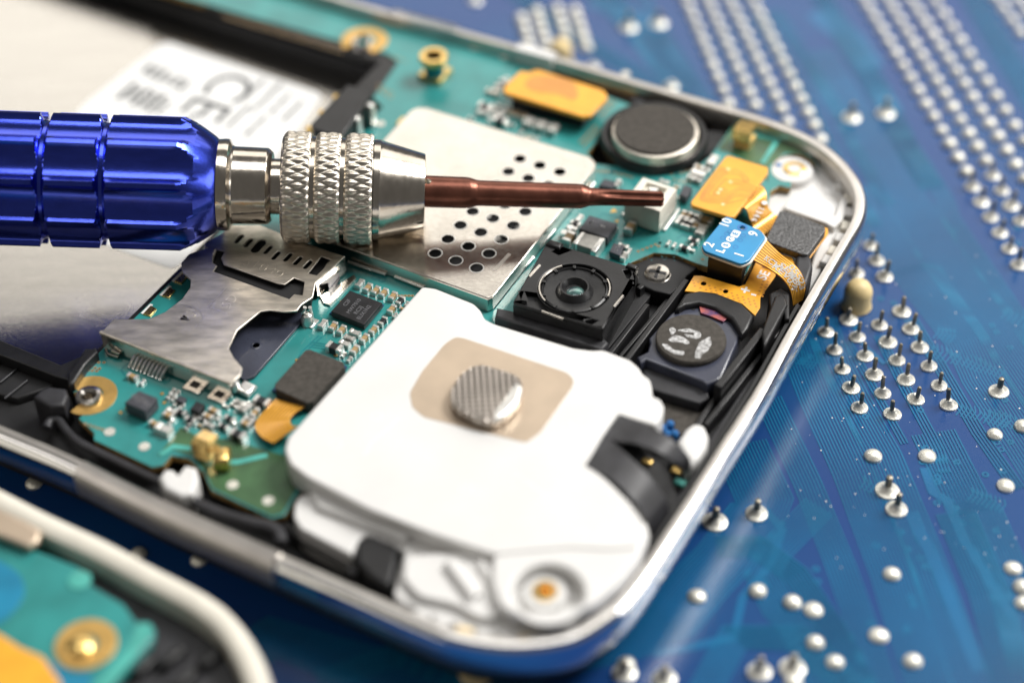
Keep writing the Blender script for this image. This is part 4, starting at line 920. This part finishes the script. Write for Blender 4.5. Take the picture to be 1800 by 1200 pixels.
plate('speaker_lobe', [(866, 972), (900, 955), (1000, 945), (1100, 935), (1137, 930), (1136, 950), (1124, 980), (1088, 1026), (1042, 1064), (990, 1080), (910, 1084), (876, 1065), (862, 1020)], .70, .968, M['white'], sp, bev=.035, res=4, r=.08,
      holes=[[proj(Vector((ih.x+.27*math.cos(a), ih.y+.27*math.sin(a), .968))) for a in [2*math.pi*k/36 for k in range(36)]]])
for x0, y0, x1, y1, w in ((790, 985, 835, 1045, .10), (845, 985, 868, 1020, .07), (1085, 972, 1120, 978, .08)):
    A = P(x0, y0, .93); Bq = P(x1, y1, .93); tube('moulded_ridge', [A-Vector((0, 0, .10)), A-Vector((0, 0, .05)), Bq-Vector((0, 0, .05)), Bq-Vector((0, 0, .10))], w*.6, M['white'], sp, 12)
plate('speaker_ledge', [(545, 866), (560, 858), (660, 905), (720, 930), (712, 950), (650, 925), (560, 890)], .70, .86, M['white'], sp, bev=.02)
lathe('brass_insert', 958, 1037, .885, [(.17, .78), (.17, .85), (.16, .87), (.10, .87), (.10, .885), (.085, .887), (.05, .885), (.04, .80), (0, .80)], [M['white'], M['gold']], sp, 30, mi=[0, 0, 0, 0, 1, 1, 1, 1, 1])
lines_mesh('scuffs', [[tuple(P(x, y, .985).xy) for x, y in l] for l in ([(700, 735), (690, 745), (655, 775), (640, 800)], [(600, 700), (612, 706)], [(905, 830), (960, 870)], [(1000, 740), (1012, 752)])], .985, .012, M['sticker'], sp, th=.0008)
discs_mesh('mould_marks', [(662, 730), (590, 780), (820, 860), (1040, 700)], .985, .05, M['sticker'], sp, hole=.8, th=.0008, n=24)
pad = plate('contact_pad', [(800, 592), (815, 594), (998, 655), (1009, 668), (1006, 680), (950, 760), (925, 778), (745, 733), (724, 715), (720, 690), (742, 652), (782, 604)], .980, .9875, M['padskin'], sp, bev=.002, r=.04)
btn = [(830, 641), (848, 638), (900, 653), (915, 662), (922, 680), (912, 706), (890, 728), (868, 741), (840, 735), (800, 716), (790, 700), (792, 682), (808, 656)]
plate('contact_button', btn, .988, 1.10, M['grip'], sp, bev=.03, r=.05, res=3)
plate('button_facet', [(906, 668), (921, 678), (912, 706), (890, 728), (868, 740), (864, 724), (880, 704)], 1.02, 1.108, M['silver'], sp, bev=.035, r=.04, res=3)
wt = plate('white_lug', [(1190, 776), (1205, 752), (1220, 741), (1238, 745), (1247, 765), (1243, 785), (1230, 805), (1213, 818), (1200, 800)], .52, .80, M['white'], ph, bev=.05, res=4, r=.03)
# black tape loops
ribbon('black_tape', [(1060, 768, .995), (1085, 775, 1.0), (1120, 780, 1.06), (1160, 795, 1.05), (1190, 815, .93), (1205, 828, .75)], [(1090, 728, .995), (1115, 738, 1.0), (1150, 752, 1.06), (1185, 775, 1.04), (1210, 802, .90), (1216, 822, .72)], M['rubber'], ph, th=.02)
ribbon('black_tape', [(1030, 816, .995), (1055, 830, 1.0), (1085, 850, 1.0), (1115, 880, .95), (1135, 915, .82), (1145, 940, .68)], [(1062, 765, .995), (1080, 778, 1.0), (1105, 800, 1.02), (1140, 835, .97), (1168, 870, .84), (1180, 905, .66)], M['rubber'], ph, th=.02)
plate('tape_core', [(1075, 760), (1110, 770), (1180, 830), (1195, 900), (1150, 935), (1100, 850)], .48, .60, M['blackm'], ph, bev=.02)
for x, y, m in ((1138, 808, 'gold'), (1190, 824, 'gold'), (1196, 845, 'teallt')): obox('hidden_terminal', x, y, .60, .64, .09, .06, M[m], ph, bev=.015)
# speaker side flex
z2 = lambda x, y: (420+x/6, 560+y/6)
ribbon('speaker_flex', [(484, 700, .77), (470, 716, .77), (455, 732, .76), (448, 750, .76), (460, 768, .78), (480, 778, .82)], [(536, 715, .80), (521, 724, .79), (512, 733, .79), (510, 740, .79), (515, 748, .82), (524, 748, .86)], M['flexstripe'], ph)
# white post and black gasket along the bottom edge
plate('white_post', [(278, 838), (290, 822), (305, 824), (312, 832), (325, 815), (345, 820), (350, 840), (340, 868), (318, 872), (288, 858)], .55, .82, M['white'], ph, bev=.04, res=3)
tube('gasket', smoothpath([P(x, y, .66) for x, y in ((82, 752), (88, 740), (102, 738), (112, 750), (128, 768), (150, 783), (210, 812), (285, 848))], 5), .036, M['rubber'], ph)
tube('gasket', smoothpath([P(x, y, .70) for x, y in ((335, 878), (380, 900), (440, 918), (475, 925), (492, 938), (494, 955))], 5), .05, M['rubber'], ph)
tube('gasket', smoothpath([P(x, y, .62) for x, y in ((500, 925), (540, 950), (600, 985), (640, 1010))], 5), .05, M['black'], ph)
plate('black_clip', [(630, 946), (655, 938), (702, 962), (686, 1030), (650, 1010), (625, 985)], .5, .82, M['black'], ph, bev=.03)
obox('clip_glint', 620, 1000, .60, .74, .08, .06, M['rubber'], ph, bev=.02)
# volume key on the rim
def at_path(px, py): return min(range(len(rw)), key=lambda k: (rw[k]-P(px, py, RIMZ).xy).length)
k0, k1 = at_path(122, 822), at_path(478, 990)
seg = [Vector(p) for p in rw[k0:k1+1]]
sweep('volume_key', seg, [(.03, .60), (.035, .78), (.02, .85), (-.03, .882), (-.10, .878), (-.13, .85), (-.13, .60)], M['keymetal'], ph, closed=False, sm=.5)
k2, k3 = at_path(800, 45), at_path(700, 18)
sweep('power_key', [Vector(p) for p in rw[min(k2, k3):max(k2, k3)+1]], [(.02, .60), (.02, .84), (-.02, .87), (-.10, .86), (-.12, .6)], M['chrome'], ph, closed=False, sm=.5)
k2, k3 = at_path(975, 92), at_path(915, 76)
sweep('rim_clip', [Vector(p) for p in rw[min(k2, k3):max(k2, k3)+1]], [(-.02, .60), (-.02, .87), (-.06, .89), (-.16, .88), (-.18, .6)], M['white'], ph, closed=False, sm=.5)
for i, (x, y) in enumerate([(742, 1083), (775, 1097), (815, 1112), (850, 1122), (888, 1128), (925, 1128), (960, 1122), (1000, 1112), (1035, 1095), (1063, 1072)]):
    obox('rim_clip', x, y-6, .55, .80, .14, .10, M['orangelt'] if i in (2, 5) else M['white'], ph, bev=.03)

# ------------------------------------------------------------------ second phone, lower left corner
p2 = empty('smartphone', tuple(P(100, 1100, .1)))
tag(p2, 'second opened phone with pale rim, blurred in the lower left corner of the picture', 'smartphone')
rm2 = [(-500, 600), (-200, 748), (0, 852), (92, 899), (185, 942), (275, 990), (330, 1018), (375, 1044), (412, 1074), (445, 1118), (470, 1170), (482, 1230), (470, 1330), (400, 1500)]
r2w = smoothpath([P(x, y, .9).xy for x, y in rm2], 5)
# outward is to the right/up of travel here
prof2 = [(-.01, .40), (0, .80), (-.03, .88), (-.06, .9), (-.15, .89), (-.19, .85), (-.20, .45), (-.16, .40)]
prof2 = [(-o, z) for o, z in prof2]
sweep('rim_frame', r2w, prof2, M['cream'], p2, closed=False)
n2_ = normals2(r2w)
in2 = [(p[0]+n.x*.19, p[1]+n.y*.19) for p, n in zip(r2w, n2_)]
plate('midframe', in2+[tuple(P(-600, 1500, .6).xy)], .40, .64, M['rubber'], p2, px=False, bev=.01)
plate('front_glass', [(p[0]+n.x*.1, p[1]+n.y*.1) for p, n in zip(r2w, n2_)]+[tuple(P(-600, 1500, .6).xy)], .13, .395, M['glass'], p2, px=False, bev=.03)
b2 = plate('mainboard', [(-500, 700), (-100, 890), (0, 940), (50, 962), (140, 997), (152, 1010), (150, 1022), (217, 1062), (238, 1092), (262, 1092), (272, 1105), (268, 1122), (230, 1165), (190, 1210), (150, 1400), (-500, 1400)], .70, .80, M['teal'], p2, bev=.01)
plate('light_edge', [(242, 1096), (262, 1095), (268, 1108), (262, 1124), (192, 1210), (160, 1210), (222, 1140)], .801, .806, M['teallt'], b2, bev=.002)
lathe('edge_tab', 140, 1018, .81, [(.09, .79), (.09, .81), (.05, .815)], M['teallt'], b2, 20)
plate('blue_area', [(-100, 950), (0, 985), (40, 1010), (45, 1050), (0, 1100), (-100, 1100)], .8005, .804, M['bluewash'], b2, bev=.001, r=.2)
plate('blue_area', [(70, 1150), (130, 1185), (165, 1180), (150, 1230), (80, 1230)], .8005, .804, M['bluewash'], b2, bev=.001, r=.1)
c = P(151, 1131, .81)
o = [(c.x+.235*math.cos(a), c.y+.235*math.sin(a)) for a in [k*math.pi/18 for k in range(36)]]
plate('ground_ring', o, .800, .812, M['goldflat'], b2, px=False, bev=.003, holes=[circ(c.x, c.y, .09, 20)])
lathe('brass_screw', 138, 1130, .86, [(.10, .80), (.10, .84), (.06, .865), (0, .87)], M['gold'], b2, 24)
plate('flex_connector', [(-200, 1040), (0, 1112), (35, 1135), (75, 1152), (105, 1195), (110, 1300), (-200, 1300)], .87, .92, M['orange'], p2, bev=.02)
plate('cream_bracket', [(-200, 830), (0, 895), (40, 912), (72, 930), (68, 948), (50, 960), (0, 940), (-200, 870)], .82, .90, M['padskin'], p2, bev=.03)
for x, y, zz in ((250, 1165, .66), (300, 1150, .68), (320, 1190, .67), (370, 1150, .66)): obox('inner_rib', x, y, .5, zz+.06, .22, .10, M['black'], p2, bev=.03, rot=1.4)

# ------------------------------------------------------------------ screwdriver
TIP = P(1166, 350, 1.12); END = P(-60, 310, 1.60); AX = (END-TIP); LEN = AX.length; AX.normalize()
sd = empty('screwdriver', tuple(TIP))
tag(sd, 'precision screwdriver with fluted blue metal handle, knurled silver chuck and brown star bit', 'screwdriver')
S1 = AX.cross(Vector((0, 0, 1))).normalized(); S2 = S1.cross(AX)
def station(px):
    lo, hi = -.5, LEN*1.3
    for _ in range(40):
        m = (lo+hi)/2
        if proj(TIP+AX*m)[0] > px: lo = m
        else: hi = m
    return lo
def rad(px, half):
    p = TIP+AX*station(px); return half*(p-CAM).dot(F_)/FPX
def turned(name, prof, m, fn=None, n=72, sub=1, smt=.5, parent=None):
    """prof: (px, half_px); surface of revolution round the driver axis; fn(theta, s, r)->r"""
    st_ = []
    for (a, ra), (b, rb) in zip(prof[:-1], prof[1:]):
        for k in range(sub):
            t = k/sub; st_.append((station(a)+(station(b)-station(a))*t, rad(a, ra)+(rad(b, rb)-rad(a, ra))*t))
    st_.append((station(prof[-1][0]), rad(*prof[-1])))
    vs, fs = [], []
    for s, r in st_:
        for k in range(n):
            th = 2*math.pi*k/n; q = fn(th, s, r) if fn else r
            vs.append(TIP+AX*s+(S1*math.cos(th)+S2*math.sin(th))*q)
    L = len(st_)
    for i in range(L-1):
        for k in range(n): fs.append((i*n+k, i*n+(k+1) % n, (i+1)*n+(k+1) % n, (i+1)*n+k))
    fs.append(tuple(range(n))[::-1]); fs.append(tuple((L-1)*n+k for k in range(n)))
    return mesh_obj(name, vs, fs, m, parent or sd, sm=smt)
NF = 10
def flute(th, s, r):
    R = rad(200, 121)
    x = (th*NF/(2*math.pi)) % 1.0; x = abs(x-.5)*2         # 1 on the ridge, 0 mid flute
    w = .14                                               # flat part of the ridge
    d = 0 if x > 1-w else math.sqrt(max(0, 1-(x/(1-w))**2))*.14*R
    return min(r, R-d)
hp = [(386, 66), (387, 73), (386, 78), (380, 84), (360, 98), (340, 111), (322, 121)]
def ring(a, b): return [(a, 121.5), (a-3, 116), (a-6, 104), (a-9, 102), (b+7, 102), (b+4, 106), (b, 121.5)]
hp += [(300, 121.5), (208, 121.5)]+ring(204, 182)+[(178, 121.5), (108, 121.5)]+ring(100, 78)+[(72, 121.5), (0, 121.5), (-60, 121.5), (-300, 121.5)]
hp = [(a, b) for a, b in hp]
turned('handle', hp, M['blue'], flute, n=288, sub=2, smt=.35)
turned('ferrule', [(478, 40), (479, 60), (474, 65), (470, 67), (412, 68), (409, 70), (404, 80), (398, 81), (386, 80), (384, 66)], M['steel'], smt=.4)
turned('neck', [(505, 40), (504, 49), (478, 49), (476, 40)], M['steel'])
def knurl(th, s, r):
    return r
def kn(th, s, r):
    n = 40; k = 2*math.pi/.19; a = (n*th+k*s)/(2*math.pi) % 1; b = (n*th-k*s)/(2*math.pi) % 1
    t = min(abs(a-.5), abs(b-.5))*2
    return r-.019*(1-min(1, t*1.4))
for a, b in ((548, 500), (600, 556), (656, 608)):
    turned('knurled_collar', [(b+.5, 88), (b-1, 93), (b-1.5+3, 96), (b+6, 98), (a-5, 98), (a-1, 95), (a, 88)][::-1], M['knurl'], kn, n=368, sub=8, smt=1.2)
turned('chuck_core', [(657, 60), (656, 89), (505, 91), (497, 88), (496, 50)], M['steel'])
turned('chuck_nose', [(747, 20), (747.5, 60), (746, 65.5), (744, 66.5), (672, 86), (668, 88), (657, 88.5), (655, 60)], M['steel'], smt=.4)
# bit
def star(th, s, r):
    t = max(0, min(1, (station(1045)-s)/(station(1045)-station(1090)))) if s < station(1045) else 0
    return r*(1-.34*t*(.5+.5*math.cos(6*th)))
turned('driver_bit', [(1166, 2), (1166, 11), (1163, 14.5), (1120, 15), (1085, 15.4), (1045, 15.8), (1036, 16.5), (1030, 19), (1022, 21.5), (1012, 22), (845, 22.5), (838, 23), (826, 26.5), (818, 27.5), (745, 28)], M['copper'], star, n=72, sub=3, smt=.5)
lathe('set_screw', 752, 306, 1.6, [(.02, 1.5), (.03, 1.52), (.01, 1.54)], M['pin'], sd, 10)
